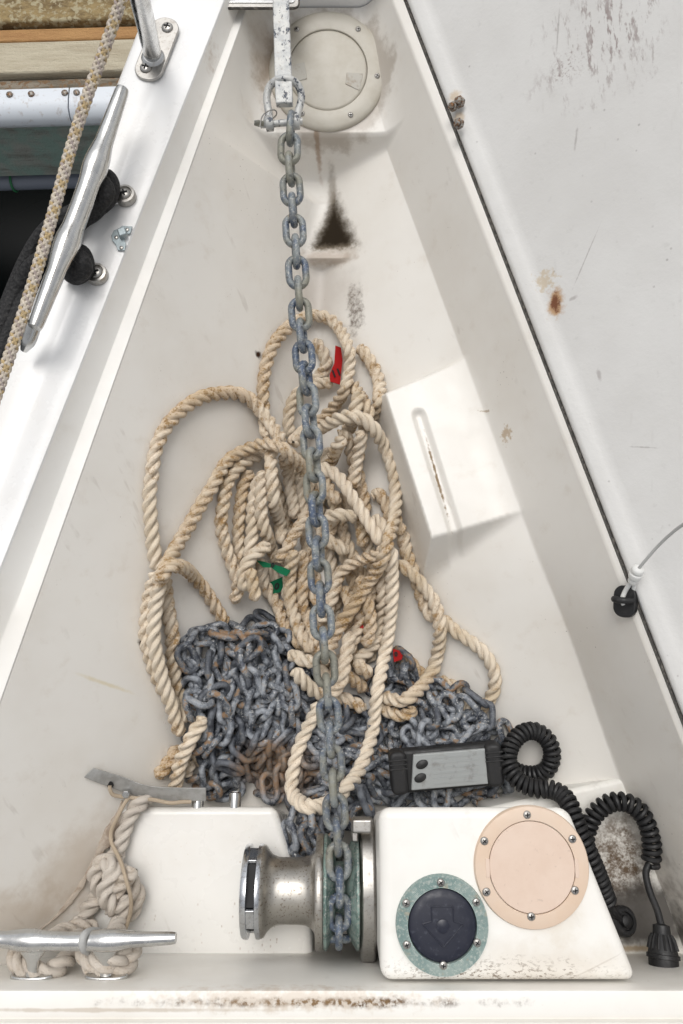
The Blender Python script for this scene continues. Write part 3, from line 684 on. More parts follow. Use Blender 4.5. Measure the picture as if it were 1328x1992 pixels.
top = [
 [(570, 860), (593, 838), (622, 818), (644, 797), (665, 768), (678, 731), (680, 690), (667, 651), (645, 624), (615, 614), (584, 622), (555, 643), (531, 672), (517, 716), (511, 757), (513, 800), (518, 850)],
 [(552, 860), (538, 843), (521, 817), (499, 790), (478, 772), (442, 764), (388, 775), (334, 816), (304, 872), (294, 932), (291, 978), (296, 1048), (307, 1110)],
 [(306, 1112), (292, 1150), (286, 1190), (284, 1237), (292, 1280), (306, 1316), (323, 1350), (344, 1381), (368, 1402)],
 [(696, 1008), (681, 1005), (656, 1001), (630, 1006)], [(622, 1042), (640, 1052), (658, 1063), (678, 1076)],
 [(618, 905), (630, 911), (652, 923), (670, 943), (685, 967), (699, 988), (712, 1010), (725, 1030), (735, 1046), (743, 1062)],
 [(752, 1066), (735, 1079), (717, 1084), (696, 1091), (674, 1104), (660, 1119), (652, 1142), (645, 1164), (637, 1184), (620, 1210)],
 [(596, 926), (584, 906), (564, 884), (543, 868), (512, 863), (471, 878), (438, 903), (409, 953), (376, 1007), (343, 1065), (316, 1118), (305, 1160), (300, 1200), (299, 1244), (308, 1292), (318, 1331), (331, 1364), (340, 1400), (352, 1432)],
 [(304, 1132), (323, 1109), (342, 1101), (364, 1109), (380, 1126), (397, 1147), (416, 1176), (440, 1215)],
]
over = [   # laid after the chain heap
 [(560, 1268), (573, 1276), (591, 1284), (612, 1292)],
 [(689, 1285), (706, 1302), (724, 1314)], [(661, 1306), (689, 1325), (712, 1345)],
 [(572, 1300), (580, 1314), (595, 1331), (614, 1347), (640, 1352), (665, 1358), (689, 1368), (712, 1381)],
 [(681, 1228), (675, 1266), (667, 1306), (659, 1331), (640, 1354)],
 [(735, 1365), (744, 1375), (763, 1387), (785, 1391), (800, 1384), (806, 1374)],
 [(770, 1096), (777, 1097), (793, 1109), (812, 1126), (828, 1148), (842, 1167), (852, 1193), (855, 1216), (854, 1246), (850, 1275), (842, 1304), (828, 1326), (809, 1347), (787, 1361), (765, 1361), (744, 1350)],
 [(760, 1062), (761, 1100), (762, 1139), (761, 1178), (757, 1217), (751, 1257), (744, 1296), (735, 1335), (730, 1374), (726, 1413), (714, 1461), (688, 1515), (648, 1555), (610, 1571), (577, 1556), (567, 1519), (578, 1465), (598, 1415), (613, 1385), (618, 1365)],
 [(606, 848), (622, 833), (644, 822), (668, 811), (692, 810), (716, 822), (735, 848), (755, 884), (764, 916), (769, 952), (770, 981), (765, 1016), (757, 1046), (748, 1075), (735, 1106), (717, 1133), (700, 1158), (681, 1188), (665, 1210), (650, 1237), (640, 1266), (632, 1290)],
 [(400, 1395), (390, 1408), (376, 1427), (361, 1456), (349, 1490), (342, 1520), (337, 1543)],
]
EX_P = np.zeros((0, 2)); EX_Z = np.zeros(0); EX_R = np.zeros(0)
ROPE_CURVES = []
def lay(px, R, comp=.80, minz=None, sm=60):
    """drop a pixel-traced curve on what already lies there; returns world points"""
    global EX_P, EX_Z, EX_R
    C_ = catmull(px, 4.0); fl_ = drop(C_[:, 0], C_[:, 1])[:, 2] + R
    req = fl_.copy()
    if len(EX_P):
        for a0 in range(0, len(C_), 64):
            blk = C_[a0:a0 + 64]; dd = np.linalg.norm(blk[:, None] - EX_P[None], axis=2)
            wpx = (R + EX_R)[None] * FPX / 1.13
            lift = np.where(dd < wpx, EX_Z[None] + (R + EX_R)[None] * comp * np.sqrt(np.maximum(1 - (dd / wpx) ** 2, 0)), -9)
            req[a0:a0 + 64] = np.maximum(req[a0:a0 + 64], lift.max(1))
    if minz is not None: req = np.maximum(req, minz)
    z = req.copy()
    for k in range(sm):
        zs = z.copy(); zs[1:-1] = .25 * z[:-2] + .5 * z[1:-1] + .25 * z[2:]; zs[0] = .5 * (z[0] + z[1]); zs[-1] = .5 * (z[-1] + z[-2])
        z = np.maximum(zs, req - .003)
    for k in range(6): z[1:-1] = .25 * z[:-2] + .5 * z[1:-1] + .25 * z[2:]
    W = at(C_[:, 0], C_[:, 1], z)
    EX_P = np.vstack([EX_P, C_]); EX_Z = np.concatenate([EX_Z, z]); EX_R = np.concatenate([EX_R, np.full(len(z), R)])
    return W
for cv in low + top: ROPE_CURVES.append(lay(cv, ROPE_R))
print('rope top z', EX_Z.max(), EX_Z.min())

# ------------------------------------------------------------------ chain heap: settle a chain of link centres under gravity
WIRE = .0049; PITCH = .0293; LKW = .0162      # wire radius, pitch, half outer width
def inpoly(P, x, y):
    P = np.asarray(P); n = len(P); inside = False; j = n - 1
    for i in range(n):
        if (P[i][1] > y) != (P[j][1] > y) and x < (P[j][0] - P[i][0]) * (y - P[i][1]) / (P[j][1] - P[i][1]) + P[i][0]: inside = not inside
        j = i
    return inside
HEAPS = [  # polygon (px), number of links, base z, layers height
 ([(340, 1205), (385, 1165), (440, 1150), (505, 1128), (560, 1178), (590, 1290), (612, 1390), (600, 1500), (580, 1600), (480, 1605), (385, 1600), (370, 1450), (380, 1390), (330, 1325)], 245, .13, 'v'),
 ([(560, 1400), (760, 1395), (750, 1600), (700, 1620), (590, 1620), (510, 1600)], 100, .10, 'h'),
 ([(720, 1410), (810, 1372), (880, 1345), (965, 1362), (1008, 1420), (995, 1590), (740, 1600)], 135, .08, 'h'),
 ([(742, 1285), (812, 1290), (825, 1350), (750, 1358)], 18, .05, 'h'),
]
rope_pts = np.vstack([resample(c, .010) for c in ROPE_CURVES])
CH_P = []; CH_ID = []
for hi_, (poly, cnt, hh, mode) in enumerate(HEAPS):
    poly = np.array(poly, float); x0, y0 = poly.min(0); x1, y1 = poly.max(0)
    # meandering start path
    way = []; py = None; k = 0
    while len(way) < 400:
        if mode == 'v': x = x0 + (x1 - x0) * (.5 + .5 * math.sin(k * .9 + rng.uniform(-.6, .6))); y = (y0, y1)[k % 2] + rng.uniform(.0, .55) * (y1 - y0) * (1, -1)[k % 2]
        else: y = y0 + (y1 - y0) * (.5 + .5 * math.sin(k * 1.1 + rng.uniform(-.6, .6))); x = (x0, x1)[k % 2] + rng.uniform(0, .5) * (x1 - x0) * (1, -1)[k % 2]
        k += 1
        if inpoly(poly, x, y): way.append((x + rng.uniform(-15, 15), y + rng.uniform(-15, 15)))
        if k > 4000: break
    C_ = catmull(np.array(way), 3.0)
    W = at(C_[:, 0], C_[:, 1], np.full(len(C_), -.25)); W = resample(W, PITCH)[:cnt]
    W[:, 2] = -.285 + hh * np.linspace(0, 1, len(W)) + .02 * rng.standard_normal(len(W))
    P = W.copy(); N_ = len(P); idx = np.arange(N_); vel = np.zeros_like(P)
    rp = rope_pts[(np.abs(rope_pts[:, None, :2] - P[None, ::8, :2]).max(2) < .06).any(1)]
    near = np.abs(idx[:, None] - idx[None]) <= 1; SEP = .0205
    mc = at(*poly.mean(0), -.26)[:2]; mound, mrad = ((.050, .075), (.035, .07), (.02, .10), (0, .1))[hi_]
    for it in range(150):
        old = P.copy(); vel *= .86; vel[:, 2] -= .0009; P = P + np.clip(vel, -.006, .006)
        for sub in range(4):
            for par in (0, 1):
                i = np.arange(par, N_ - 1, 2); d = P[i + 1] - P[i]; L = np.linalg.norm(d, axis=1)[:, None] + 1e-9
                c_ = d * ((L - PITCH) / L) * .5; P[i] += c_; P[i + 1] -= c_
            D = P[:, None] - P[None]; L = np.linalg.norm(D, axis=2) + 1e-9; ov = np.where(near | (L > SEP), 0, SEP - L)
            P += (D / L[..., None] * ov[..., None]).sum(1) * .28
            if len(rp):
                D = P[:, None] - rp[None]; L = np.linalg.norm(D, axis=2) + 1e-9; ov = np.where(L > .020, 0, .020 - L)
                pu = D / L[..., None] * ov[..., None]; pu[..., 2] = np.abs(pu[..., 2]) * 1.2 + ov * .1; P += pu.sum(1) * .25
            zf = hull(P[:, 0], P[:, 1]) + .0085 + mound * np.exp(-((P[:, 0] - mc[0]) ** 2 + (P[:, 1] - mc[1]) ** 2) / mrad ** 2); P[:, 2] = np.maximum(P[:, 2], zf)
            ylim = -.154 * (CAMZ - P[:, 2]) + .012; P[:, 1] = np.where((P[:, 2] < SH_Z + .012) | (P[:, 0] > BX0), np.maximum(P[:, 1], ylim), P[:, 1])
            # keep to the outline of the heap (sideways only)
            if it % 3 == 0 and sub == 0:
                dcam = P - np.array([0, 0, CAMZ]); yc = dcam[:, 1] * CT + dcam[:, 2] * ST; zc = -(-dcam[:, 1] * ST + dcam[:, 2] * CT)
                qx = 664 + FPX * dcam[:, 0] / zc; qy = 996 - FPX * yc / zc; cen = poly.mean(0)
                for a_i in range(N_):
                    if not inpoly(poly, qx[a_i], qy[a_i]):
                        P[a_i, 0] += (cen[0] - qx[a_i]) / FPX * .02; P[a_i, 1] -= (cen[1] - qy[a_i]) / FPX * .02
        vel = (P - old)
    for it in range(40):       # pull the links back into touch with their neighbours
        for par in (0, 1):
            i = np.arange(par, N_ - 1, 2); d = P[i + 1] - P[i]; L = np.linalg.norm(d, axis=1)[:, None] + 1e-9
            c_ = d * ((L - PITCH) / L) * .5; P[i] += c_; P[i + 1] -= c_
        if it < 30:
            D = P[:, None] - P[None]; L = np.linalg.norm(D, axis=2) + 1e-9; ov = np.where(near | (L > SEP), 0, SEP - L); P += (D / L[..., None] * ov[..., None]).sum(1) * .10
    CH_P.append(P)
# short hanging fall of chain under the wheel
hang = [[(575, 1590), (560, 1615), (575, 1645), (600, 1660), (590, 1620), (615, 1600), (640, 1625), (650, 1590)],
        [(700, 1590), (712, 1560), (690, 1545), (675, 1580), (700, 1610)], [(600, 1590), (605, 1630), (625, 1650), (640, 1600)]]
for hg, zz in zip(hang, (-.215, -.205, -.19)):
    C_ = catmull(hg, 3.0); W = at(C_[:, 0], C_[:, 1], np.full(len(C_), zz) + .012 * np.sin(np.arange(len(C_)) * .12)); CH_P.append(resample(W, PITCH))

M = M_('galvanised_heap_chain', (.2, .22, .25), .6, .25)
rnd = M.objrand(); mid = M.noise(75); fine = M.noise(330); big = M.noise(14)
c = M.mix(M.rampf(mid, .32, .68), (.036, .043, .060), (.37, .395, .43))
c = M.mix(M.math('MULTIPLY', M.rampf(fine, .54, .68), M.rampf(rnd, .1, .8, .35, 1.0)), c, (.62, .62, .59))
c = M.mix(M.math('MULTIPLY', M.rampf(M.math('FRACT', M.math('MULTIPLY', rnd, 7.3)), .62, .66), .65), c, (.05, .056, .07))
c = M.mix(M.math('MULTIPLY', M.rampf(M.math('ADD', mid, M.math('MULTIPLY', rnd, .3)), .72, .86), .6), c, (.27, .235, .185))
rz = onfloor(545, 1490)
rm = M.math('ADD', M.spot((rz[0], rz[1], -.25), (.065, .045, .2), amp=.4, nscale=32, lo=.5, hi=1.15), M.rampf(M.math('ADD', M.math('MULTIPLY', rnd, .4), mid), .86, .95), clamp=True)
rs = M.rampf(M.math('ADD', M.math('MULTIPLY', mid, .6), M.math('MULTIPLY', fine, .4)), .42, .58)
c = M.mix(M.math('MULTIPLY', M.math('MULTIPLY', rm, rs), .9), c, (.24, .105, .035))
c = M.mix(M.math('MULTIPLY', rm, .45), c, (.33, .25, .17))
M.base(c); M.rough(M.rampf(mid, .3, .7, .42, .75)); M.bump(M.math('ADD', mid, fine), .0009, .8); MT['chain'] = M.m
M = M_('galvanised_taut_chain', (.3, .32, .35), .6, .25)
mid = M.noise(75); fine = M.noise(330); big = M.noise(14); rnd = M.objrand()
c = M.mix(M.rampf(M.math('ADD', mid, M.math('MULTIPLY', M.math('SUBTRACT', rnd, .5), .2)), .35, .65), (.075, .105, .165), (.25, .27, .27))
c = M.mix(M.math('MULTIPLY', M.rampf(fine, .52, .66), .8), c, (.46, .46, .43)); c = M.mix(M.math('MULTIPLY', M.rampf(big, .46, .62), .8), c, (.25, .24, .185))
c = M.mix(M.math('MULTIPLY', M.rampf(M.noise(160), .56, .66), .6), c, (.07, .07, .07))
c = M.mix(M.math('MULTIPLY', M.rampf(M.math('ADD', M.math('MULTIPLY', mid, .5), M.math('MULTIPLY', rnd, .25)), .52, .6), .5), c, (.30, .20, .11))
M.base(c); M.rough(M.rampf(mid, .3, .7, .4, .7)); M.bump(M.math('ADD', mid, fine), .0009, .8); MT['chain2'] = M.m

def link_geo(n=22, k=9):
    rc = LKW - WIRE; hl = (PITCH / 2 + WIRE) - rc - .0   # half straight
    pts = []
    for i in range(n // 2): a = -math.pi / 2 + math.pi * i / (n // 2 - 1); pts.append((hl + rc * math.cos(a), rc * math.sin(a), 0))
    for i in range(n // 2): a = math.pi / 2 + math.pi * i / (n // 2 - 1); pts.append((-hl + rc * math.cos(a), rc * math.sin(a), 0))
    return tube(np.array(pts), WIRE, k, closed=True)
lv, lf = link_geo(); LINK = mesh('chain_link', lv, lf, MT['chain'], sharp=None); LINK2 = mesh('taut_link', lv, lf, MT['chain2'], sharp=None)
def link_W(p, t, nrm):
    x = Vector(t).normalized(); z = Vector(nrm); z = (z - x * z.dot(x)).normalized(); y = z.cross(x)
    m = Matrix((x, y, z)).transposed().to_4x4(); m.translation = Vector(p); return m
heap_links = []
for P in CH_P:
    T, N, B = frames(P); ph = rng.uniform(0, 6)
    for i in range(len(P)):
        roll = ph + i * .10 + (i % 2) * math.pi / 2 + rng.uniform(-.22, .22)
        heap_links.append((P[i], link_W(P[i], T[i], N[i] * math.cos(roll) + B[i] * math.sin(roll))))
        dp = P[i] - np.array([0, 0, CAMZ])
        zc = dp[1] * ST - dp[2] * CT; yc = dp[1] * CT + dp[2] * ST
        EX_P = np.vstack([EX_P, [[664 + FPX * dp[0] / zc, 996 - FPX * yc / zc]]]); EX_Z = np.append(EX_Z, P[i][2]); EX_R = np.append(EX_R, .011)
# what shows: highest links first
def cover(i):
    p = heap_links[i][0]; return -sum(1 for q in HP if abs(q[0] - p[0]) < .016 and abs(q[1] - p[1]) < .016 and q[2] > p[2] + .006)
HP = np.array([h_[0] for h_ in heap_links]); order = sorted(range(len(heap_links)), key=lambda i: -cover(i)) if False else sorted(range(len(heap_links)), key=lambda i: (-cover(i), -HP[i][2]))
order = sorted(order, key=lambda i: -cover(i))
heap = empty('chain_heap', tuple(HP.mean(0)[:2]) + (-.42,), 'tangled heap of dark galvanised chain, rusty in the middle, under the rope', 'chain')
for i in order[:300]: obj_me('chain_link', LINK, heap, heap_links[i][1])
if len(order) > 300:
    mb = MB()
    for i in order[300:]: mb.add([tuple(heap_links[i][1] @ Vector(p)) for p in lv], lf)
    o = obj('buried_links', mb.v, mb.f, MT['chain'], heap, sharp=None); o['kind'] = 'stuff'
print('heap links', len(order))

for cv in over: ROPE_CURVES.append(lay(cv, ROPE_R))
print('rope top z', EX_Z.max())
zr = lambda px, py, z=-.3: tuple(at(px, py, z))
MT['rope'] = rope_mat('anchor_rope_fibre', (.74, .65, .53), (.60, .50, .365), (.26, .15, .05), .85,
    zones=((zr(690, 815), (.12, .045, .15), .8), (zr(345, 1110), (.07, .05, .15), .9), (zr(295, 1290), (.03, .14, .15), .8), (zr(820, 1340), (.08, .04, .15), .6), (zr(765, 950), (.03, .12, .15), .5), (zr(700, 1160), (.05, .08, .15), .55), (zr(350, 1395), (.05, .04, .15), .6), (zr(400, 960), (.05, .1, .15), .3)))
tints = [float(rng.uniform(0, .55)) for _ in ROPE_CURVES]
n_over = len(ROPE_CURVES) - len(over); tints[n_over + 7] = 1.0; tints[n_over + 4] = .8; tints[n_over + 8] = .15
tints[len(low) + 5] = .95; tints[len(low) + 6] = .6
rope_me = rope3_mesh('anchor_rope', ROPE_CURVES, ROPE_R, MT['rope'], tints=tints)
rope = obj_me('anchor_rope', rope_me); tag(rope, 'cream three-strand anchor rope lying in tangled loops on the locker floor', 'rope')
print('rope verts', len(rope_me.vertices))
# ------------------------------------------------------------------ taut chain from the shackle to the chain wheel
AXZ = -.150; AXY = float(at(658, 1732, AXZ)[1]); GR = .0475       # windlass axis, chain seat radius
def chx(y): return np.interp(y, [240, 293, 545, 640, 800, 900, 1220, 1400, 1650, 1740], [566, 562, 579, 586, 600, 609, 627, 640, 655, 658])
cz0, cz1 = .018, AXZ + GR + .006
py_ = np.array([252., 293, 335]); 
yy = np.linspace(250, 1690, 120); zz = np.interp(yy, [250, 1690], [cz0, cz1]) - .010 * np.sin(np.pi * (yy - 250) / 1440)
CP = at(chx(yy), yy, zz)
xg = float(at(659, 1732, AXZ + GR)[0])
arc = np.array([[xg, AXY + (GR + .006) * math.cos(a), AXZ + (GR + .006) * math.sin(a)] for a in np.radians(np.linspace(84, 320, 40))])
CP = CP[CP[:, 1] > arc[0, 1] + .02]
CP[:, 0] += np.interp(np.arange(len(CP)), [len(CP) * .75, len(CP) - 1], [0, xg - CP[-1, 0]])
chain_path = resample(np.vstack([CP, arc]), PITCH)
CHA = empty('anchor_chain', tuple(chain_path[len(chain_path) // 2]), 'taut weathered chain running from the shackle over rope to the windlass', 'chain')
T, N, B = frames(chain_path); nL = len(chain_path)
for i in range(nL):
    sp_ = np.cross(T[i], [1, 0, 0]); up_ = sp_ if sp_[2] > 0 or chain_path[i][1] < AXY else -sp_
    sidev = np.cross(T[i], sp_); f_ = i / nL
    tw = (.0 if i % 2 else math.pi / 2) + .55 * math.exp(-((f_ - .36) / .10) ** 2) + .12 * math.sin(i * .7)
    if f_ > .82: tw = (.0 if i % 2 else math.pi / 2)
    n_ = sp_ * math.cos(tw) + sidev / np.linalg.norm(sidev) * math.sin(tw)
    obj_me('chain_link', LINK2, CHA, link_W(chain_path[i], T[i], n_))

# ------------------------------------------------------------------ anchor shank and bow shackle
M = M_('flaking_galvanising', (.6, .6, .58), .55, .3); mid = M.noise(75); fine = M.noise(330)
c = M.mix(M.rampf(mid, .4, .65), (.56, .56, .54), (.44, .45, .45)); c = M.mix(M.rampf(M.noise(110, 5, .75, vec=M.vm('MULTIPLY', M.pos(), (1, .6, 1))), .55, .60), c, (.075, .085, .105))
c = M.mix(M.math('MULTIPLY', M.rampf(fine, .58, .7), .5), c, (.28, .22, .16)); M.base(c); M.bump(M.math('ADD', mid, fine), .001, .7); MT['flake'] = M.m
an = empty('anchor', tuple(at(548, 60, .03)), 'flaking grey anchor shank hanging in from the bow', 'anchor')
s0, s1 = at(541, -160, .075), at(553, 205, .030)
dv = Vector(s1 - s0).normalized(); sv_ = dv.cross(Vector((0, 0, 1))).normalized(); nv = sv_.cross(dv)
V = []
for k, (t, w) in enumerate(((0, .0105), (.5, .0112), (.96, .0118), (1.0, .0112))):
    p = Vector(s0) + (Vector(s1) - Vector(s0)) * t
    V += [p + sv_ * a * w + nv * b * .006 for a, b in ((-1, -1), (1, -1), (1, 1), (-1, 1))]
F = [(k * 4 + i, k * 4 + (i + 1) % 4, k * 4 + 4 + (i + 1) % 4, k * 4 + 4 + i) for k in range(3) for i in range(4)] + [(3, 2, 1, 0), (12, 13, 14, 15)]
obj('shank', V, F, MT['flake'], an, bevel=.0018)
shk = empty('bow_shackle', tuple(at(553, 200, .02)), 'galvanised bow shackle joining the anchor shank to the chain', 'shackle')
zs = .022
loop = [(520, 238), (523, 222), (520, 205), (519, 185), (526, 166), (540, 156), (553, 153), (567, 156), (580, 167), (586, 186), (583, 206), (578, 222), (577, 240)]
zl = [zs - .004, zs, zs, zs + .004, zs + .010, zs + .016, zs + .018, zs + .016, zs + .010, zs + .004, zs, zs, zs - .004]
P = catmull(np.array([at(x, y, z) for (x, y), z in zip(loop, zl)]), .002)
rr = .0052 * np.ones(len(P)); e = np.minimum(np.arange(len(P)), len(P) - 1 - np.arange(len(P))); rr[e < 4] *= 1.25
V, F = tube(P, rr, 14); obj('bow', V, F, MT['flake'], shk)
pa, pbn = np.array(at(506, 243, zs - .003)), np.array(at(588, 236, zs - .003))
V, F = tube(resample(np.array([pa, pbn]), .004), .0045, 14); obj('pin', V, F, MT['flake'], shk)
for (x, y) in ((524, 240), (575, 237)):
    c_ = np.array(at(x, y, zs - .003)); ax = (pbn - pa) / np.linalg.norm(pbn - pa)
    V, F = tube(np.array([c_ - ax * .0055, c_ - ax * .0045, c_ + ax * .0045, c_ + ax * .0055]), [.0085, .0102, .0102, .0085], 20); obj('eye', V, F, MT['flake'], shk)
c_ = np.array(at(503, 240, zs)); V, F = tube(np.array([c_ + np.array([-.006, .0, .001]), c_, c_ + np.array([.007, -.001, -.001])]), [.004, .0056, .005], 12, oval=.55); obj('pin_head', V, F, MT['chain2'], shk)
P = catmull(np.array([at(505, 247, zs + .006), at(510, 226, zs + .010), at(522, 216, zs + .012), at(534, 214, zs + .008), at(538, 222, zs + .002), at(528, 232, zs - .004), at(512, 238, zs - .003)]), .002)
V, F = tube(P, .0009, 8); obj('seizing_wire', V, F, MT['steel_dull'], shk)
# stainless bow-roller plate
bp = empty('bow_roller_plate', tuple(at(505, 0, .0)), 'stainless bow roller cheek with dirty dark edge at the top', 'bow roller')
q0, q1 = at(432, 13, -.012), at(580, 9, -.012)
def rrect(x0, x1, y0, y1, r, n=5):
    pts = []
    for cx, cy, a0 in ((x1 - r, y1 - r, 0), (x0 + r, y1 - r, 90), (x0 + r, y0 + r, 180), (x1 - r, y0 + r, 270)):
        for i in range(n): a = R_(a0 + 90 * i / (n - 1)); pts.append((cx + r * math.cos(a), cy + r * math.sin(a)))
    return pts
V, F = prism(rrect(q0[0], q1[0], q0[1], q0[1] + .28, .006), -.018, -.012); obj('cheek_plate', V, F, MT['steel_dull'], bp, bevel=.0008)
V, F = prism(rrect(q0[0] + .005, q1[0] - .005, q0[1] + .006, q0[1] + .27, .005), -.013, -.0105); obj('inner_plate', V, F, MT['steel'], bp, bevel=.0008)
P = [(q0[0], q0[1] + .12), (q0[0], q0[1] + .006), (q0[0] + .003, q0[1] + .0015), (q0[0] + .008, q0[1]), (q1[0] - .008, q0[1]), (q1[0] - .002, q0[1] + .002), (q1[0], q0[1] + .007), (q1[0], q0[1] + .12)]
V, F = tube(resample(np.array([(x, y, -.0145) for x, y in P]), .003), .0022, 8); obj('sealant_edge', V, F, MT['seal'], bp)

# ------------------------------------------------------------------ windlass (axis along X)
def wx(px): return float(at(px, 1732, AXZ + .035)[0])
WL = empty('windlass', (wx(600), AXY, SH_Z), 'bronze horizontal windlass with speckled rope drum and green chain wheel', 'windlass')
Wl = Matrix.Translation((0, AXY, AXZ))
x0 = wx(467)
v, f = lathe([(.012, x0 + .001), (.046, x0), (.0535, x0 + .0015), (.055, x0 + .004), (.055, x0 + .0085), (.0525, x0 + .0092), (.043, x0 + .0092), (.043, x0 + .0185), (.0525, x0 + .0185), (.055, x0 + .0195), (.055, x0 + .0235), (.054, x0 + .025)], 72, 'x')
obj('end_flange', v, f, MT['chrome'], WL, Wl)
M = M_('slot_dark', (.012, .012, .013), .7); 
# spacers between the two discs of the flange
for k in range(8):
    a = k * math.pi / 4 + .42
    v, f = box(x0 + .0085, x0 + .0192, -.0125, .0125, .043, .0523); W = Wl @ Matrix.Rotation(a, 4, 'X')
    if k % 2 == 0: obj('flange_spacer', v, f, MT['chrome'], WL, W, bevel=.001)
    else: obj('flange_slot', *box(x0 + .0092, x0 + .0186, -.024, .024, .040, .0436), M.m, WL, W)
xg0 = wx(612)
pr_ = [(.054, x0 + .025), (.0525, x0 + .028), (.047, x0 + .0315), (.042, x0 + .0365), (.0395, x0 + .043), (.0388, x0 + .05), (.0388, x0 + .070), (.0395, x0 + .080), (.042, xg0 - .006), (.047, xg0 - .001), (.052, xg0)]
v, f = lathe(pr_, 80, 'x'); obj('drum', v, f, MT['drum'], WL, Wl)
M = M_('verdigris_bronze', (.2, .3, .27), .5, .3); cc = M.mix(M.rampf(M.noise(75), .38, .6), (.10, .155, .14), (.25, .34, .305)); cc = M.mix(M.rampf(M.noise(330), .50, .64), cc, (.36, .37, .34)); M.base(cc); M.bump(M.noise(330), .0005); MT['verd'] = M.m
xg1, xg2, xg3 = wx(628), wx(632), wx(692)
v, f = lathe([(.052, xg0), (.0660, xg0 + .001), (.0672, xg0 + .003), (.0672, xg1 - .002), (.066, xg1), (.04, xg1 + .0005)], 80, 'x'); obj('wheel_clutch', v, f, MT['drum'], WL, Wl)
v, f = lathe([(.02, xg1 + .0006), (.0655, xg1 + .0006), (.067, xg1 + .002), (.0668, xg1 + .0045), (.0575, xg2 + .0075), (.049, xg2 + .0125), (.0345, (xg2 + xg3) / 2 - .006), (.0335, (xg2 + xg3) / 2 + .006), (.049, xg3 - .0105), (.0575, xg3 - .0055), (.067, xg3 + .001), (.0672, xg3 + .0035), (.065, xg3 + .0045), (.02, xg3 + .005)], 80, 'x'); obj('chain_wheel', v, f, MT['verd'], WL, Wl)
xm = (xg2 + xg3) / 2; xm = xg
for k in range(6):
    for sx in (-1, 1):
        a = k * math.pi / 3 + .2; W = Wl @ Matrix.Translation((xm, 0, 0)) @ Matrix.Rotation(a, 4, 'X') @ Matrix.Scale(sx, 4, (1, 0, 0))
        V = [(.0215, -.016, .038), (.0215, .016, .038), (.0215, .013, .060), (.0215, -.013, .060), (.006, -.006, .036), (.006, .006, .036), (.012, .004, .053), (.012, -.004, .053)]
        F = [(0, 1, 2, 3), (7, 6, 5, 4), (0, 4, 5, 1), (1, 5, 6, 2), (2, 6, 7, 3), (3, 7, 4, 0)]
        obj('wheel_tooth', V, F, MT['verd'], WL, W, bevel=.0015)
xh0, xh1 = wx(701), wx(731)
rh = .083
poly = []
for i in range(25): a = math.pi * i / 24; poly.append((AXY + rh * math.cos(a) * .98, AXZ + rh * math.sin(a) * .62))
poly = [(AXY + rh, REC_Z)] + [(AXY + rh, AXZ - .01)] + poly[2:-2] + [(AXY - rh, AXZ - .01), (AXY - rh, REC_Z)]
n = len(poly); V = [(xh0, y, z) for y, z in poly] + [(xh1, y, z) for y, z in poly]
F = [tuple(range(n)), tuple(reversed(range(n, 2 * n)))] + [(i, n + i, n + (i + 1) % n, (i + 1) % n) for i in range(n)]
obj('housing', V, F, MT['steel_dull'], WL, bevel=.004)
V, F = tube(np.array([(xg3 + .002, AXY, AXZ), (xh0 + .002, AXY, AXZ)]), .03, 32); obj('axle_boss', V, F, MT['steel_dull'], WL)
# stripper bracket
b0 = at(684, 1622, -.10); b1 = at(724, 1594, -.10)
V, F = box(b0[0], b1[0], b0[1], b1[1], -.125, -.100); obj('stripper_bracket', V, F, MT['steel_dull'], WL, bevel=.003)
V, F = box(b0[0], b0[0] + .008, b0[1] - .012, b0[1] + .004, -.17, -.112); obj('stripper_finger', V, F, MT['steel_dull'], WL, bevel=.002)

# ------------------------------------------------------------------ cleats
def cleat(name, label, W, L, h, leg_x, r, foot, mat, tongue=False):
    """horn bar along local X, standing off along local Z from a mounting plane z=0"""
    c = empty(name, tuple(W.translation), label, 'cleat', 'cleats')
    xs_ = np.linspace(-L / 2, L / 2, 61)
    ax_ = np.abs(xs_); rad = np.interp(ax_, [0, leg_x * .6, leg_x * .95, leg_x * 1.25, leg_x * 1.7, L / 2 - .003, L / 2], [r * .98, r * 1.0, r * 1.18, r * 1.14, r * .86, r * .66, r * .58])
    zc = h + np.interp(ax_, [0, leg_x, L / 2], [0, .001, .004])
    P = np.stack([xs_, 0 * xs_, zc], 1); V, F = tube(P, rad, 20); obj('horn_bar', V, F, mat, c, W)
    for s in (-1, 1):
        prof = [(h, 3.2, 1.15), (h - r * .9, 2.5, 1.1), (h * .5, 1.25, .9), (h * .3, 1.0, .8), (h * .12, 1.25, 1.0), (.004, 1.5, 1.15)]
        V = []; n = 18
        for z, a, b in prof:
            for i in range(n): t = 2 * math.pi * i / n; V.append((s * leg_x + a * r * .62 * math.cos(t) - s * (z / h) * r * .2, b * r * .62 * math.sin(t), z))
        F = [(k * n + i, k * n + (i + 1) % n, (k + 1) * n + (i + 1) % n, (k + 1) * n + i) for k in range(len(prof) - 1) for i in range(n)]; F = [tuple(reversed(q)) for q in F]
        lg = obj('leg', V, F, mat, c, W)
        fx, fy, off = foot; n = 28
        P2 = []
        for i in range(n):
            t = 2 * math.pi * i / n; ct, s2 = math.cos(t), math.sin(t); P2.append((s * leg_x + fx * np.sign(ct) * abs(ct) ** .8, off + fy * np.sign(s2) * abs(s2) ** .8))
        V, F = prism(P2, 0, .006); obj('foot', V, F, mat, lg, W, bevel=.002)
    return c
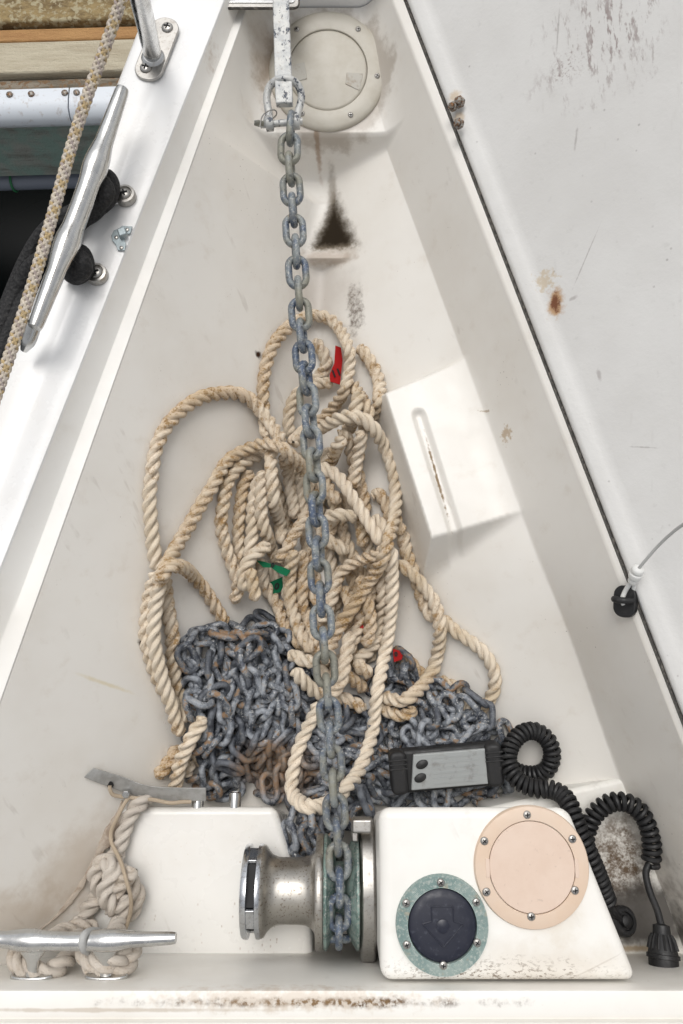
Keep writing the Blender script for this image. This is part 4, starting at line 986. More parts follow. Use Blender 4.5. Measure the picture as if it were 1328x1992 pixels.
# port deck cleat
ca, cb = Vector(at(240, 178, .058)), Vector(at(70, 640, .058)); cx = (ca - cb).normalized(); mid_ = (ca + cb) / 2
cy = Vector((0, 0, 1)).cross(cx).normalized(); Wc = Matrix((cx, cy, Vector((0, 0, 1)))).transposed().to_4x4(); Wc.translation = (mid_.x, mid_.y, .0)
Lc = (ca - cb).length
dc = cleat('deck_cleat', 'large polished steel cleat wrapped in black line on the left deck', Wc, Lc, .058, Lc * .155, .0135, (.011, .016, -.004), MT['steel'])
P = catmull(np.array([at(66, 628, .048), at(58, 655, .038), at(46, 682, .026)]), .004)
V, F = tube(P, np.interp(np.arange(len(P)), [0, len(P) * .6, len(P) - 1], [.0095, .009, .0042]), 16); obj('lower_horn', V, F, MT['steel'], dc)
for (px, py) in ((245, 385), (190, 537)):
    c_ = at(px, py, .0)
    v, f = lathe([(.0145, -.001), (.0145, .007), (.0135, .010), (.0105, .0108), (.0092, .0085), (0, .008)], 28); o = obj('screw_boss', v, f, MT['steel_dull'], dc, plane_W(c_, (0, 0, 1)))
    W = plane_W(np.array(c_) + [0, 0, .0086], (0, 0, 1)) @ Matrix.Scale(1.85, 4); obj_me('screw', SCREW, o, W)
    W2 = plane_W(np.array(c_) + [0, 0, .0090], (0, 0, 1)) @ Matrix.Rotation(.3, 4, 'Z') @ Matrix.Scale(1.85, 4); obj_me('cross_slot', SLOT, o, W2)
# bulkhead cleat: stands off forward (+Y) from the leaning bulkhead
bl, br = Vector(at(-75, 1831, -.04)), Vector(at(342, 1831, -.04)); Lb = (br - bl).length
wn_ = Vector((0, (-.004 - SH_Z), (ytop - yb))).normalized(); wn_ = Vector((0, .97, .25)).normalized()
bx = Vector((1, 0, 0)); bz = wn_; by = bz.cross(bx); Wb = Matrix((bx, by, bz)).transposed().to_4x4()
bar_mid = (bl + br) / 2; hb = .043
Wb.translation = bar_mid - bz * hb
bc = cleat('bulkhead_cleat', 'steel cleat on the aft bulkhead at lower left with rope round its legs', Wb, Lb, hb, .042, .0102, (.024, .0085, .0), MT['steel'])

# ------------------------------------------------------------------ knotted bitter end on the bulkhead cleat
MT['rope2'] = rope_mat('grey_rope_fibre', (.56, .51, .45), (.46, .41, .355), (.27, .19, .11), .3)
KR = .0118
KZ = 0.0
def kp(l, dz=0.0):
    l = [(x, y, z + dz) for x, y, z in l]
    return catmull(np.array([at(x, y, z) for x, y, z in l]), .003)
zk = SH_Z + KR
K = [
 [(290, 1545, zk - .03), (280, 1556, zk + .0), (262, 1572, zk + .004), (248, 1596, zk + .004), (240, 1622, zk + .003), (232, 1648, zk + .004), (226, 1672, zk + .008), (232, 1692, zk + .012), (240, 1716, zk + .008), (232, 1745, zk), (238, 1772, zk), (228, 1800, zk + .02), (224, 1822, zk + .06), (222, 1842, zk + .10)],
 [(236, 1672, zk + .004), (214, 1672, zk + .016), (192, 1686, zk + .020), (186, 1708, zk + .018), (196, 1730, zk + .014), (212, 1752, zk + .016), (222, 1774, zk + .008)],
 [(200, 1676, zk + .022), (222, 1690, zk + .034), (212, 1712, zk + .038), (204, 1734, zk + .036), (214, 1758, zk + .030), (226, 1770, zk + .020)],
 [(266, 1692, zk + .034), (248, 1706, zk + .034), (232, 1722, zk + .032), (222, 1742, zk + .024), (240, 1760, zk + .016)],
 [(246, 1706, zk + .008), (262, 1726, zk + .012), (264, 1750, zk + .012), (254, 1772, zk + .008), (240, 1778, zk + .004)],
 [(252, 1742, zk + .024), (240, 1762, zk + .026), (234, 1786, zk + .022), (226, 1808, zk + .04), (218, 1830, zk + .08)],
 [(212, 1730, zk + .006), (190, 1746, zk + .004), (172, 1768, zk + .002), (158, 1792, zk + .004), (150, 1815, zk + .03), (140, 1848, zk + .085), (118, 1878, zk + .12), (90, 1892, zk + .132), (58, 1888, zk + .135), (34, 1870, zk + .13), (42, 1848, zk + .115), (90, 1832, zk + .085), (120, 1814, zk + .05), (160, 1806, zk + .03), (190, 1812, zk + .02)],
 [(232, 1838, zk + .10), (200, 1848, zk + .11), (174, 1864, zk + .12), (186, 1884, zk + .13), (222, 1888, zk + .132), (250, 1872, zk + .125), (256, 1852, zk + .115), (230, 1840, zk + .105)],
 [(248, 1852, zk + .115), (228, 1866, zk + .136), (200, 1872, zk + .138), (176, 1866, zk + .128), (166, 1850, zk + .112), (186, 1840, zk + .10)],
]
kme = rope3_mesh('knotted_rope', [kp(l) for l in K], KR, MT['rope2'], pitch=2.4)
kr = obj_me('knotted_rope', kme); tag(kr, 'grey-beige rope knotted and tied to the bulkhead cleat at lower left', 'rope')
M = M_('tan_twine', (.42, .34, .25), .85); M.bump(M.noise(900, 2, vec=M.vm('MULTIPLY', M.pos(), (1, 1, 1))), .0006); MT['twine'] = M.m
tw_pts = [(213, 1528, -.165), (215, 1540, -.168), (222, 1547, -.172), (240, 1550, -.178), (268, 1553, -.180), (300, 1556, -.184), (330, 1562, -.186), (355, 1560, -.19), (372, 1560, -.192)]
V, F = tube(kp(tw_pts), .0026, 8); twn = obj('tan_twine', V, F, MT['twine']); tag(twn, 'thin tan twine tied through the grey strap and along the knotted rope', 'twine')
tw2 = [(250, 1552, -.178), (240, 1566, zk + .016), (228, 1590, zk + .018), (216, 1618, zk + .012), (217, 1640, zk + .014), (226, 1658, zk + .022), (236, 1680, zk + .034), (242, 1700, zk + .046), (248, 1722, zk + .048), (254, 1745, zk + .044), (254, 1770, zk + .036), (248, 1795, zk + .03), (238, 1820, zk + .03)]
V, F = tube(kp(tw2), .0026, 8); o = obj('twine_tail', V, F, MT['twine'], twn)
tw3 = [(172, 1852, -.055), (162, 1845, -.034), (160, 1830, -.028), (166, 1816, -.034), (182, 1811, -.055), (196, 1814, -.08)]
V, F = tube(kp(tw3), .0042, 10); obj('lashing', V, F, MT['cord'], twn)

# ------------------------------------------------------------------ bent grey strap, studs, white block
M = M_('dull_aluminium', (.42, .42, .41), .5, .4); M.base(M.mix(M.rampf(M.noise(75), .35, .7), (.46, .46, .45), (.34, .335, .32))); MT['alu'] = M.m
stp = empty('metal_strap', tuple(at(260, 1530, -.2)), 'bent flat grey metal strap with a tied hole, left of the shelf', 'strap')
up_e = [(180, 1494, -.150), (240, 1512, -.165), (280, 1527, -.172), (330, 1532, -.176), (400, 1533, -.182)]
lo_e = [(162, 1512, -.160), (215, 1532, -.178), (262, 1548, -.186), (320, 1556, -.190), (400, 1558, -.194)]
fixz = lambda l: [(x, y, max(z, onfloor(x, y)[2] + .007)) for x, y, z in l]
ue, le = kp(fixz(up_e)), kp(fixz(lo_e)); n = 40
ue = np.array([ue[int(t)] for t in np.linspace(0, len(ue) - 1, n)]); le = np.array([le[int(t)] for t in np.linspace(0, len(le) - 1, n)])
V = []; 
for a, b in zip(ue, le): V += [a, b, b + np.array([0, -.001, -.0045]), a + np.array([0, .0, -.0045])]
F = [(k * 4 + i, k * 4 + 4 + i, k * 4 + 4 + (i + 1) % 4, k * 4 + (i + 1) % 4) for k in range(n - 1) for i in range(4)] + [(0, 1, 2, 3), tuple(reversed(range(n * 4 - 4, n * 4)))]
F = [tuple(reversed(q)) for q in F]
obj('strap_plate', V, F, MT['alu'], stp, bevel=.001)
v, f = lathe([(.005, 0), (.005, .0008), (0, .0008)], 16); obj('hole', v, f, MT['black'], stp, plane_W(at(214, 1526, -.1655), (-.1, -.5, 1)))
v, f = hexnut(.0058, .006); obj('nut', v, f, MT['steel'], stp, plane_W(at(247, 1543, -.178), (-.1, -.3, 1)), bevel=.001)
for (px, lab) in ((381, 'left short steel stud on the front edge of the shelf'), (454, 'right short steel stud beside the chain at the front of the shelf')):
    p = at(px, 1563, SH_Z)
    v, f = lathe([(.0085, -.03), (.0085, .010), (.0078, .0125), (.006, .0135), (.0052, .012), (0, .012)], 28); o = obj('steel_stud', v, f, MT['steel'], None, Matrix.Translation((p[0], SHY + .004, SH_Z - .013)) @ Matrix.Rotation(R_(-90), 4, 'X')); tag(o, lab, 'stud', 'studs on the shelf edge')

# ------------------------------------------------------------------ hand remote with coiled cable and plug
zr_ = -.205
RM = empty('windlass_remote', tuple(at(870, 1490, zr_ - .03)), 'black and grey windlass hand remote lying on the chain, coiled cable to a plug', 'remote')
ra, rb = Vector(at(778, 1502, zr_)), Vector(at(955, 1487, zr_)); rx = (rb - ra).normalized(); rz = Vector((-.02, -.16, 1)); rz = (rz - rx * rz.dot(rx)).normalized(); ry = rz.cross(rx)
Wr = Matrix((rx, ry, rz)).transposed().to_4x4(); Wr.translation = (ra + rb) / 2; hl = (rb - ra).length / 2
V, F = prism(rrect(-hl - .004, hl + .010, -.031, .028, .010), -.026, -.002); obj('casing', V, F, MT['rubber'], RM, Wr, bevel=.006)
V, F = prism([(-hl + .013, -.0255), (hl - .006, -.0255), (hl - .004, .023), (-hl + .020, .023)], -.003, .0035); fp = obj('face_plate', V, F, MT['greyplastic'], RM, Wr, bevel=.002)
for y in (-.019, -.012, -.005, .002, .009, .016):
    V, F = box(-hl + .045, hl - .018, y - .0007, y + .0007, .0033, .0042); obj('rib', V, F, MT['greyplastic'], fp, Wr)
for (x, y) in ((-hl + .031, .009), (-hl + .027, -.009)):
    v, f = lathe([(.0082, .003), (.0078, .0052), (.006, .0062), (0, .0066)], 24); obj('button', [(a * 1.1, b * .72, c_) for a, b, c_ in v], f, MT['rubber'], RM, Wr @ Matrix.Translation((x, y, 0)) @ Matrix.Rotation(.35, 4, 'Z'))
for (sx, xx) in ((-1, -hl - .002), (1, hl + .004)):
    V, F = prism(rrect(xx - .012, xx + .012, -.030, .029, .008), -.024, .008); g = obj('end_grip', V, F, MT['rubber'], RM, Wr, bevel=.006)
    for y in (.006, .012, .018):
        V, F = box(xx - .0125, xx + .0125, y - .0012, y + .0012, .005, .0092); obj('grip_rib', V, F, MT['rubber'], g, Wr, bevel=.0008)
def coil(path, rc_, rw, pitch):
    P = resample(path, pitch / 14); T, N, B = frames(P); th = np.arange(len(P)) * 2 * np.pi / 14
    Q = P + rc_ * (np.cos(th)[:, None] * N + np.sin(th)[:, None] * B); return tube(Q, rw, 8)
CZ = -.235
ca_ = kp([(962, 1495, -.250), (975, 1500, -.248), (985, 1478, CZ), (990, 1448, CZ), (1010, 1425, CZ), (1038, 1420, CZ), (1064, 1436, CZ - .005), (1074, 1464, CZ - .012), (1066, 1494, CZ - .02), (1044, 1508, CZ - .022), (1020, 1505, CZ - .02)])
ca1 = kp([(1000, 1405, 0)] * 2) if False else None
# the loop starts at the grip, goes round and runs aft over its own start
fl2 = lambda l, c_: [(x, y, max(z, onfloor(x, y)[2] + c_)) for x, y, z in l]
loopA = kp(fl2([(984, 1478, -.272), (992, 1492, -.272), (1004, 1500, -.272), (1022, 1506, -.270), (1046, 1506, -.264), (1066, 1494, -.255), (1074, 1466, -.245), (1064, 1438, -.236), (1040, 1422, -.228), (1014, 1427, -.222), (995, 1448, -.216), (988, 1474, -.210), (994, 1500, -.205), (1012, 1522, -.200), (1040, 1534, -.195), (1068, 1535, -.190), (1092, 1545, -.18), (1108, 1566, -.165), (1118, 1595, -.155), (1132, 1630, -.150), (1148, 1668, -.150), (1162, 1702, -.155), (1174, 1735, -.162), (1182, 1758, -.168)], .014), .006)
V, F = coil(loopA, .0098, .0034, .0074); obj('coiled_cable', V, F, MT['rubber'], RM)
V, F = tube(kp([(962, 1490, -.225), (975, 1484, -.245), (984, 1478, -.26)]), .0038, 8); obj('cable_lead', V, F, MT['rubber'], RM)
V, F = tube(kp([(1180, 1754, -.168), (1192, 1772, -.176), (1206, 1788, -.186)]), .0055, 10); obj('cable_end', V, F, MT['rubber'], RM)
loopB = kp([(1138, 1630, -.172), (1146, 1602, -.172), (1162, 1578, -.170), (1186, 1562, -.166), (1214, 1560, -.162), (1240, 1574, -.160), (1258, 1600, -.160), (1266, 1630, -.162), (1268, 1660, -.164), (1264, 1682, -.166)])
V, F = coil(loopB, .0098, .0034, .0085); obj('coiled_cable', V, F, MT['rubber'], RM)
V, F = tube(kp([(1262, 1680, -.164), (1256, 1700, -.160), (1264, 1735, -.150), (1278, 1770, -.140), (1286, 1800, -.132)]), .0045, 10); obj('cable_lead', V, F, MT['rubber'], RM)
pc0, pc1 = Vector(at(1286, 1800, -.132)), Vector(at(1293, 1908, -.120)); pz = (pc1 - pc0).normalized(); Lp = (pc1 - pc0).length
Wp_ = plane_W(tuple(pc0), tuple(pz), (0, 0, 1))
v, f = lathe([(.004, -.002), (.010, 0), (.0105, .008), (.0115, .010), (.0165, Lp * .42), (.0175, Lp * .50), (.0175, Lp * .52), (.0195, Lp * .53), (.0195, Lp * .60), (.0175, Lp * .61), (.0175, Lp * .84), (.021, Lp * .85), (.021, Lp * .93), (.0, Lp * .94)], 40); pg = obj('plug', v, f, MT['rubber'], RM, Wp_)
for k in range(14):
    a = 2 * math.pi * k / 14
    P = [(r_ * math.cos(a), r_ * math.sin(a), h_) for r_, h_ in ((.0112, .010), (.0142, Lp * .25), (.0172, Lp * .44))]
    v, f = tube(np.array(P), .0016, 6); obj('plug_rib', v, f, MT['rubber'], pg, Wp_)
v, f = lathe([(.034, 0), (.034, .004), (.031, .006), (.018, .008)], 40); so = obj('socket_flange', v, f, MT['rubber'], None, plane_W(tuple(pc1 + Vector((0, -.004, 0))), (0, 1, -.16), (0, 0, 1))); tag(so, 'black round socket flange under the cable plug in the right corner', 'socket')
cpp = at(1212, 1792, -.19)
sk = empty('cable_gland', tuple(cpp), 'small round black cable gland at the foot of the plinth', 'cable gland')
v, f = lathe([(.0185, -.006), (.0185, .003), (.0155, .0065), (.0115, .0065), (.0105, .003), (.006, .003)], 36); obj('gland_ring', v, f, MT['rubber'], sk, plane_W(cpp, (.35, .25, 1)))
v, f = lathe([(.0075, 0), (.0075, .009), (.005, .011), (0, .0115)], 24); obj('gland_cap', v, f, MT['rubber'], sk, plane_W(cpp, (.35, .25, 1)))

# ------------------------------------------------------------------ lid lanyard and pad eye
py_c = np.array(at(1216, 1170, -.030)); nfl = Vector((-.75, -.1, .65)).normalized()
pe = empty('pad_eye', tuple(py_c), 'small black plastic pad eye on the right side wall under the lid lanyard', 'pad eye')
Wq = plane_W(py_c, tuple(nfl), (.3, 1, 0)) @ Matrix.Scale(1.15, 4)
V, F = prism(rrect(-.0125, .0125, -.017, .017, .0105, 7), -.004, .003); obj('base', V, F, MT['rubber'], pe, Wq, bevel=.0015)
P = [(-.009 * math.cos(a), .002, .003 + .012 * math.sin(a)) for a in np.linspace(0, math.pi, 14)]
V, F = tube(np.array(P), .0035, 10); obj('eye_loop', V, F, MT['rubber'], pe, Wq)
lan = empty('lid_lanyard', tuple(at(1240, 1110, .0)), 'thin grey lanyard with a white snap hook holding the lid', 'lanyard')
hk = [(1213, 1176, -.030), (1210, 1166, -.028), (1216, 1150, -.024), (1226, 1134, -.014), (1233, 1124, -.008)]
V, F = tube(kp(hk), .0030, 10); obj('snap_hook', V, F, MT['nylon'], lan)
hk = [(1213, 1178, -.032), (1224, 1172, -.030), (1231, 1152, -.022), (1234, 1130, -.010)]
V, F = tube(kp(hk), .0026, 10); obj('snap_hook', V, F, MT['nylon'], lan)
a_, b_ = np.array(at(1229, 1134, -.010)), np.array(at(1243, 1103, .012)); P = resample(np.array([a_, b_]), .0012)
n = len(P); V, F = tube(P, np.interp(np.linspace(0, 1, n), [0, .1, .25, .3, .36, .6, .66, .72, .9, 1], [.0045, .006, .006, .0045, .0078, .0082, .006, .0078, .0074, .004]), 16); obj('swivel', V, F, MT['nylon'], lan)
V, F = tube(kp([(1242, 1106, .012), (1252, 1094, .020), (1280, 1062, .040), (1310, 1034, .065), (1340, 1012, .09), (1420, 950, .16)]), .0019, 8); obj('line', V, F, MT['cord'], lan)

# ------------------------------------------------------------------ rail stanchion base, latch plate
rb_ = empty('rail_base', tuple(at(305, 100, 0)), 'oval stainless rail base with its upright tube on the left deck', 'rail base')
a_, b_ = Vector(at(322, 58, 0)), Vector(at(290, 140, 0)); ux = (a_ - b_).normalized(); uy = Vector((0, 0, 1)).cross(ux)
Wrb = Matrix((ux, uy, Vector((0, 0, 1)))).transposed().to_4x4(); Wrb.translation = (a_ + b_) / 2; hl = (a_ - b_).length / 2
V, F = prism(rrect(-hl - .017, hl + .017, -.0205, .0205, .0195, 8), 0, .005); obj('base_plate', V, F, MT['steel_dull'], rb_, Wrb, bevel=.0015)
for s in (-1, 1):
    W = Wrb @ Matrix.Translation((s * hl * .98, -s * .004, .0055)) @ Matrix.Scale(1.8, 4); o = obj_me('screw', SCREW, rb_, W); obj_me('cross_slot', SLOT, o, W)
P = catmull(np.array([at(298, 112, .002), at(284, 50, .075), at(272, 0, .14), at(250, -110, .26), at(225, -260, .40)]), .02)
V, F = tube(P, .0128, 28); obj('rail_tube', V, F, MT['steel'], rb_)
v, f = lathe([(.0165, 0), (.0165, .003), (.0135, .0065), (.012, .007)], 32); obj('weld_collar', v, f, MT['steel'], rb_, Matrix.Translation(at(298, 114, .005)))
M = M_('zinc_plate', (.32, .37, .385), .45, .5); M.base(M.mix(M.rampf(M.noise(75), .35, .7), (.37, .43, .45), (.27, .31, .325))); MT['zinc'] = M.m
lt = empty('latch_plate', tuple(at(238, 465, 0)), 'small bent zinc latch plate on the deck between cleat and ledge', 'latch')
outl = [(250, 442), (258, 442), (254, 456), (246, 458), (242, 468), (246, 476), (243, 489), (229, 488), (226, 478), (219, 470), (217, 460), (222, 450), (232, 446), (238, 441)]
pts = [tuple(at(x, y, .001)[:2]) for x, y in outl]
ar_ = sum(pts[i][0] * pts[(i + 1) % len(pts)][1] - pts[(i + 1) % len(pts)][0] * pts[i][1] for i in range(len(pts)))
V, F = prism(pts if ar_ > 0 else pts[::-1], .001, .0035); obj('plate', V, F, MT['zinc'], lt, bevel=.0006)
for (x, y) in ((236, 482), (247, 447), (226, 462)):
    W = plane_W(at(x, y, .0036), (0, 0, 1)); obj_me('screw', SCREW, lt, W @ Matrix.Scale(.62, 4))
V, F = box(-.0055, .0055, -.006, .006, 0, .009); obj('catch', V, F, MT['zinc'], lt, Matrix.Translation(at(240, 457, .003)) @ Matrix.Rotation(.35, 4, 'Z'), bevel=.002)

# ------------------------------------------------------------------ black line on the deck cleat
M = M_('black_braid', (.010, .010, .011), .75); bw = M.voro(190, vec=M.vm('MULTIPLY', M.pos(), (1, 1, 1))); M.base(M.mix(M.rampf(M.noise(330), .4, .7), (.007, .007, .008), (.028, .027, .027))); M.bump(bw.outputs['Distance'], .0016, 1.0); MT['blk'] = M.m
BKC = [
 [(190, 348, .018), (208, 345, .026), (217, 362, .024), (211, 386, .018), (192, 404, .016), (172, 418, .016), (148, 440, .014), (128, 470, .012)],
 [(198, 356, .036), (205, 374, .036), (190, 396, .030), (166, 410, .026), (140, 432, .020)],
 [(206, 378, .016), (184, 408, .018), (160, 424, .020)],
 [(146, 488, .028), (160, 494, .028), (167, 512, .024), (162, 530, .018), (146, 538, .015), (132, 528, .014)],
 [(140, 500, .038), (156, 506, .040), (160, 524, .034), (146, 534, .026)],
 [(176, 400, .016), (140, 415, .016), (112, 430, .010), (80, 460, -.005), (50, 510, -.02), (20, 580, -.035), (-10, 660, -.04), (-40, 740, -.05)],
 [(136, 520, .014), (118, 505, .012), (92, 500, .004), (60, 520, -.012), (30, 570, -.03), (8, 620, -.035), (-20, 700, -.045)],
 [(150, 450, .010), (120, 470, .004), (90, 500, -.01), (60, 545, -.028), (40, 590, -.035), (15, 650, -.04), (-20, 740, -.05)],
]
mb = MB()
for l in BKC: P = kp(l); mb.add(*tube(P, .0125 if len(l) < 6 else .011, 14))
o = obj('black_line', mb.v, mb.f, MT['blk']); tag(o, 'thick black line wrapped round the legs of the deck cleat and over the side', 'rope')

# ------------------------------------------------------------------ braided mooring line crossing the left deck
def braid(path, R, ns=4, lay_=2.6):
    P = resample(path, R * .22); T, N, B = frames(P); s = np.arange(len(P)) * R * .22; mb = MB(); cols = []
    for k in range(ns * 2):
        sg = 1 if k < ns else -1; a0 = 2 * math.pi * (k % ns) / ns; th = a0 + sg * 2 * np.pi * s / (lay_ * 2 * R)
        ph = (ns / 2) * (2 * np.pi * s / (lay_ * 2 * R)) + (k % ns) * math.pi
        rr = R * .62 + R * .16 * np.sin(ph * 1.0 + (0 if sg > 0 else math.pi))
        Q = P + rr[:, None] * (np.cos(th)[:, None] * N + np.sin(th)[:, None] * B)
        v, f = tube(Q, R * .36, 7); mb.add(v, f); cols += [(k * 5 + 2) % 8 / 8.0 + .05] * len(v)
    return mb, cols
mp = kp([(262, -90, .215), (235, 0, .190), (205, 90, .172), (172, 180, .158), (140, 280, .145), (107, 400, .135), (70, 530, .128), (32, 650, .124), (-5, 760, .12), (-50, 890, .12)])
mb, cols = braid(mp, .0062)
M = M_('braided_polyester', (.6, .55, .45), .7); cn = M.node('ShaderNodeAttribute', attribute_name='strand').outputs['Fac']
c = M.mix(M.rampf(cn, .30, .32), (.56, .50, .43), (.47, .35, .18)); c = M.mix(M.rampf(cn, .55, .57), c, (.36, .30, .28)); c = M.mix(M.rampf(cn, .70, .72), c, (.60, .53, .43))
c = M.mix(M.math('MULTIPLY', M.rampf(M.noise(160), .45, .65), .4), c, (.36, .29, .22)); M.base(c); M.bump(M.noise(900, 2, vec=M.pos()), .0006)
o = obj('mooring_line', mb.v, mb.f, M.m, sharp=None); tag(o, 'yellow-flecked braided mooring line crossing the top left corner', 'rope')
at3 = o.data.attributes.new('strand', 'FLOAT', 'POINT'); at3.data.foreach_set('value', cols)

# ------------------------------------------------------------------ dock beyond the bow, pipe, water
def wood(name, c1, c2, spots=None, sc=(.12, 1, 1), scale=60, green=None):
    M = M_(name, c1, .85); v = M.vm('MULTIPLY', M.pos(), sc); g = M.noise(scale, 6, .7, vec=v); c = M.mix(M.rampf(g, .35, .68), c1, c2)
    if spots: c = M.mix(M.rampf(M.noise(75), .50, .60), c, spots)
    if green: c = M.mix(M.rampf(M.noise(14), .40, .62), c, green)
    M.base(c); M.bump(M.math('ADD', g, M.math('MULTIPLY', M.noise(160), .5)), .006, .9); return M.m
W1 = wood('lichen_timber', (.30, .22, .10), (.13, .085, .035), (.38, .33, .21), (.5, 1, 1), 45)
W2 = wood('orange_plank', (.44, .25, .10), (.33, .17, .065)); W3 = wood('pale_plank', (.50, .45, .34), (.40, .345, .25))
W4 = wood('grey_plank', (.26, .225, .175), (.10, .08, .055), (.19, .115, .06)); W5 = wood('green_fascia', (.30, .32, .29), (.17, .175, .155), None, (.10, 1, 1), 40, (.21, .30, .265))
ZD = -.50
def dy(py, z=ZD): return float(at(120, py, z)[1])
dk = empty('dock', (-.6, dy(240), -1.3), 'weathered timber dock with white rubbing strip ahead of the bow, top left', 'dock')
sl = .035
def dbox(name, py0, py1, dz0, dz1, m, z=ZD, parent=dk, bev=.006):
    y0, y1 = dy(py0, z), dy(py1, z); V, F = box(-2.2, 2.2, min(y0, y1), max(y0, y1), z + dz0, z + dz1); V = [(a, b + sl * (a + .5), c_) for a, b, c_ in V]
    return obj(name, V, F, m, parent, bevel=bev)
dbox('plank', 190, 146, -.06, -.004, W4); dbox('plank', 143, 82, -.06, .010, W3); dbox('plank', 79, 54, -.06, .006, W2); dbox('plank', 50, -60, -.06, .018, W1); dbox('plank', -64, -220, -.06, .010, W3)
M = M_('pale_blue_vinyl', (.62, .66, .70), .4); M.base(M.mix(M.math('MULTIPLY', M.rampf(M.noise(75), .55, .7), .5), (.64, .68, .73), (.38, .33, .30))); MT['vinyl'] = M.m
ye = dy(205); prf = [(.038, .012), (.010, .012), (-.010, .008), (-.022, -.004), (-.027, -.018), (-.022, -.032), (-.010, -.040), (.012, -.040), (.012, -.03), (.038, -.02)]
for (xa, xb) in ((-2.2, float(at(135, 215, ZD)[0]) - .0015), (float(at(135, 215, ZD)[0]) + .0015, 2.2)):
    V = []
    for x in (xa, xb): V += [(x, ye + sl * (x + .5) + a, ZD + b) for a, b in prf]
    k = len(prf); F = [(j, (j + 1) % k, k + (j + 1) % k, k + j) for j in range(k)] + [tuple(reversed(range(k))), tuple(range(k, 2 * k))]
    rs_ = obj('rubbing_strip', V, F, MT['vinyl'], dk, sharp=75)
bv, bf = lathe([(.0075, -.002), (.007, .003), (.0042, .005), (0, .0054)], 14); BM = mesh('bolt', bv, bf, MT['bolt'])
for px in (18, 60, 125, 148, 228): q = at(px, 190, ZD + .012); obj_me('bolt', BM, dk, Matrix.Translation((q[0], ye + sl * (q[0] + .5) + .024, ZD + .012)))
V, F = box(-2.2, 2.2, ye - .004, ye + .06, ZD - .215, ZD - .041); V = [(a, b + sl * (a + .5), c_) for a, b, c_ in V]; obj('fascia_board', V, F, W5, dk, bevel=.004)
M = M_('blue_grey_pipe', (.17, .19, .235), .5); pipe = empty('conduit_pipe', (-.8, ye, ZD - .36), 'blue-grey pipe with a green tie under the dock edge', 'pipe')
V, F = tube(np.array([(x, ye + .02 + sl * (x + .5), ZD - .262) for x in np.linspace(-2.2, 2.2, 12)]), .022, 16); obj('pipe_run', V, F, M.m, pipe)
M = M_('green_cord', (.02, .16, .06), .6); xq = float(at(53, 350, ZD - .33)[0])
P = [(xq, ye + .02 + sl * (xq + .5) + .0245 * math.cos(a), ZD - .262 + .0245 * math.sin(a)) for a in np.linspace(0, 2 * math.pi, 20)]
V, F = tube(np.array(P), .003, 6); obj('cable_tie', V, F, M.m, pipe)
# piles and dark underside keep the space under the dock closed
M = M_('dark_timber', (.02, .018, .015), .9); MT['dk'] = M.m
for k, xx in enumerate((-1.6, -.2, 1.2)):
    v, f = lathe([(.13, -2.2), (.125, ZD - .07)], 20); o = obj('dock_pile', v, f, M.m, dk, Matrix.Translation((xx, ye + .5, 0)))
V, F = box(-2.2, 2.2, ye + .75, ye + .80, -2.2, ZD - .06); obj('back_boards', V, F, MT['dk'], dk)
M = M_('harbour_water', (.004, .006, .006), .25, spec=.15)
V = [(-30, -30, -1.32), (30, -30, -1.32), (30, 30, -1.32), (-30, 30, -1.32)]; o = obj('water', V, [(0, 1, 2, 3)], M.m); tag(o, 'dark harbour water below the dock', kind='structure')

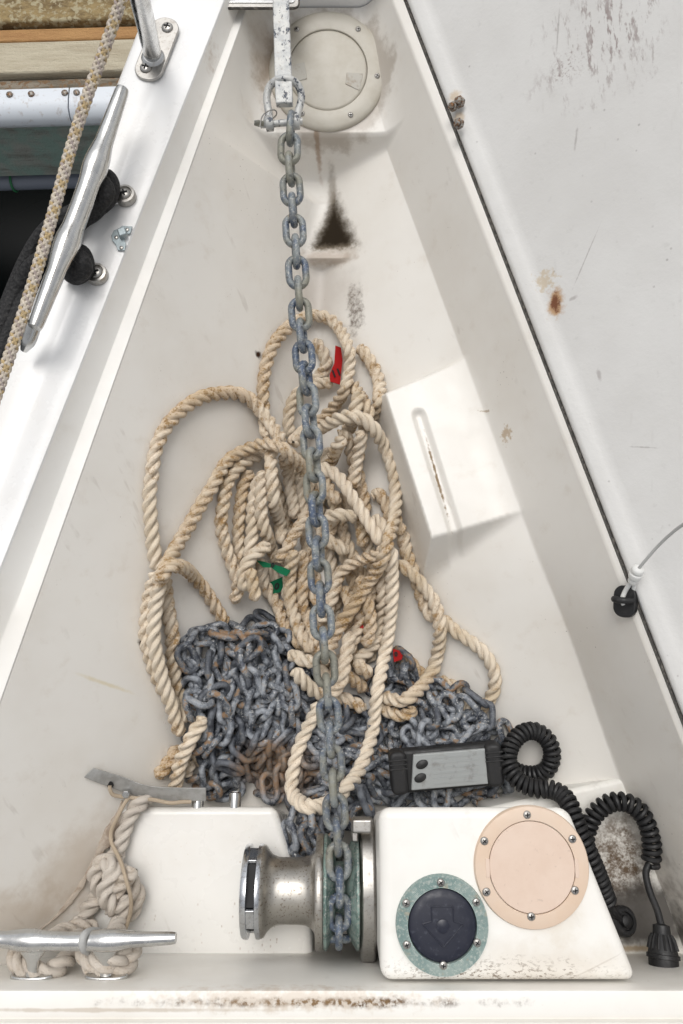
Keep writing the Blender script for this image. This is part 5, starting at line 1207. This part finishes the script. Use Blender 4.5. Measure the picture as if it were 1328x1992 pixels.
# ------------------------------------------------------------------ marker tags on the rope
def ptag(name, pts, z, colr, m_, label, texts, zs_=None):
    M = M_(m_, colr, .7, spec=.15)
    zz = zs_ or [z] * len(pts); W = [Vector(at(x, y, q)) for (x, y), q in zip(pts, zz)]
    V = W + [p + Vector((0, 0, -.0012)) for p in W]; n = len(W)
    nrm = sum(((W[i] - W[0]).cross(W[i + 1] - W[0]) for i in range(1, n - 1)), Vector())
    idx = list(range(n)) if nrm.z > 0 else list(reversed(range(n)))
    F = [tuple(idx), tuple(n + i for i in reversed(idx))] + [(idx[i], n + idx[i], n + idx[(i + 1) % n], idx[(i + 1) % n]) for i in range(n)]
    o = obj(name, V, F, M.m, rope, smooth=False); o['label'] = label
    for (t, px, py, zt, size, rot) in texts:
        fc_ = bpy.data.curves.new('number_mark', 'FONT'); fc_.body = t; fc_.size = size; fc_.align_x = 'CENTER'; fc_.align_y = 'CENTER'; fc_.extrude = .0003; fc_.offset = .0006
        tmp = bpy.data.objects.new('tmp', fc_); col.objects.link(tmp); dg = bpy.context.evaluated_depsgraph_get()
        me = bpy.data.meshes.new_from_object(tmp.evaluated_get(dg)); bpy.data.objects.remove(tmp); me.name = 'number_mark'; me.materials.clear(); me.materials.append(MT['black'])
        obj_me('number_mark', me, o, Matrix.Translation(at(px, py, zt)) @ Matrix.Rotation(R_(rot), 4, 'Z'))
def topz(px, py, r=16):
    d = np.hypot(EX_P[:, 0] - px, EX_P[:, 1] - py) < r; return EX_Z[d].max() if d.any() else surf(*at(px, py, -.33)[:2])
t1 = topz(655, 710) + .012
ptag('marker_tag', [(652, 672), (663, 676), (666, 700), (664, 720), (661, 748), (642, 742), (641, 728), (650, 706)], t1, (.36, .008, .008), 'red_tag', 'red marker tag numbered 11', [('11', 654, 726, t1 + .0012, .017, 20)])
t2 = topz(532, 1098) + .012
ptag('marker_tag', [(498, 1090), (512, 1092), (532, 1098), (550, 1103), (565, 1110), (557, 1121), (540, 1114), (527, 1104), (512, 1104)], t2, (.003, .12, .05), 'green_tag', 'green marker tag folded over the rope', [('0', 530, 1100, t2 + .0012, .010, -20)])
t3 = topz(537, 1142) + .010
ptag('marker_tag', [(524, 1133), (549, 1122), (550, 1142), (545, 1152), (522, 1157)], t3, (.003, .12, .05), 'green_tag_end', 'green marker tag end marked 0', [('0', 538, 1141, t3 + .0012, .014, -18)])
t4 = topz(772, 1273) + .008
ptag('marker_tag', [(764, 1262), (786, 1268), (781, 1283), (766, 1288)], t4, (.30, .008, .008), 'red_tag_low', 'small red marker tag by the right rope loop', [('0', 770, 1273, t4 + .0012, .009, 0)])
t5 = topz(704, 1216) + .004
ptag('marker_tag', [(694, 1208), (706, 1213), (708, 1226), (700, 1222)], t5, (.35, .02, .02), 'red_tag_tip', 'tip of a red tag in the rope', [])
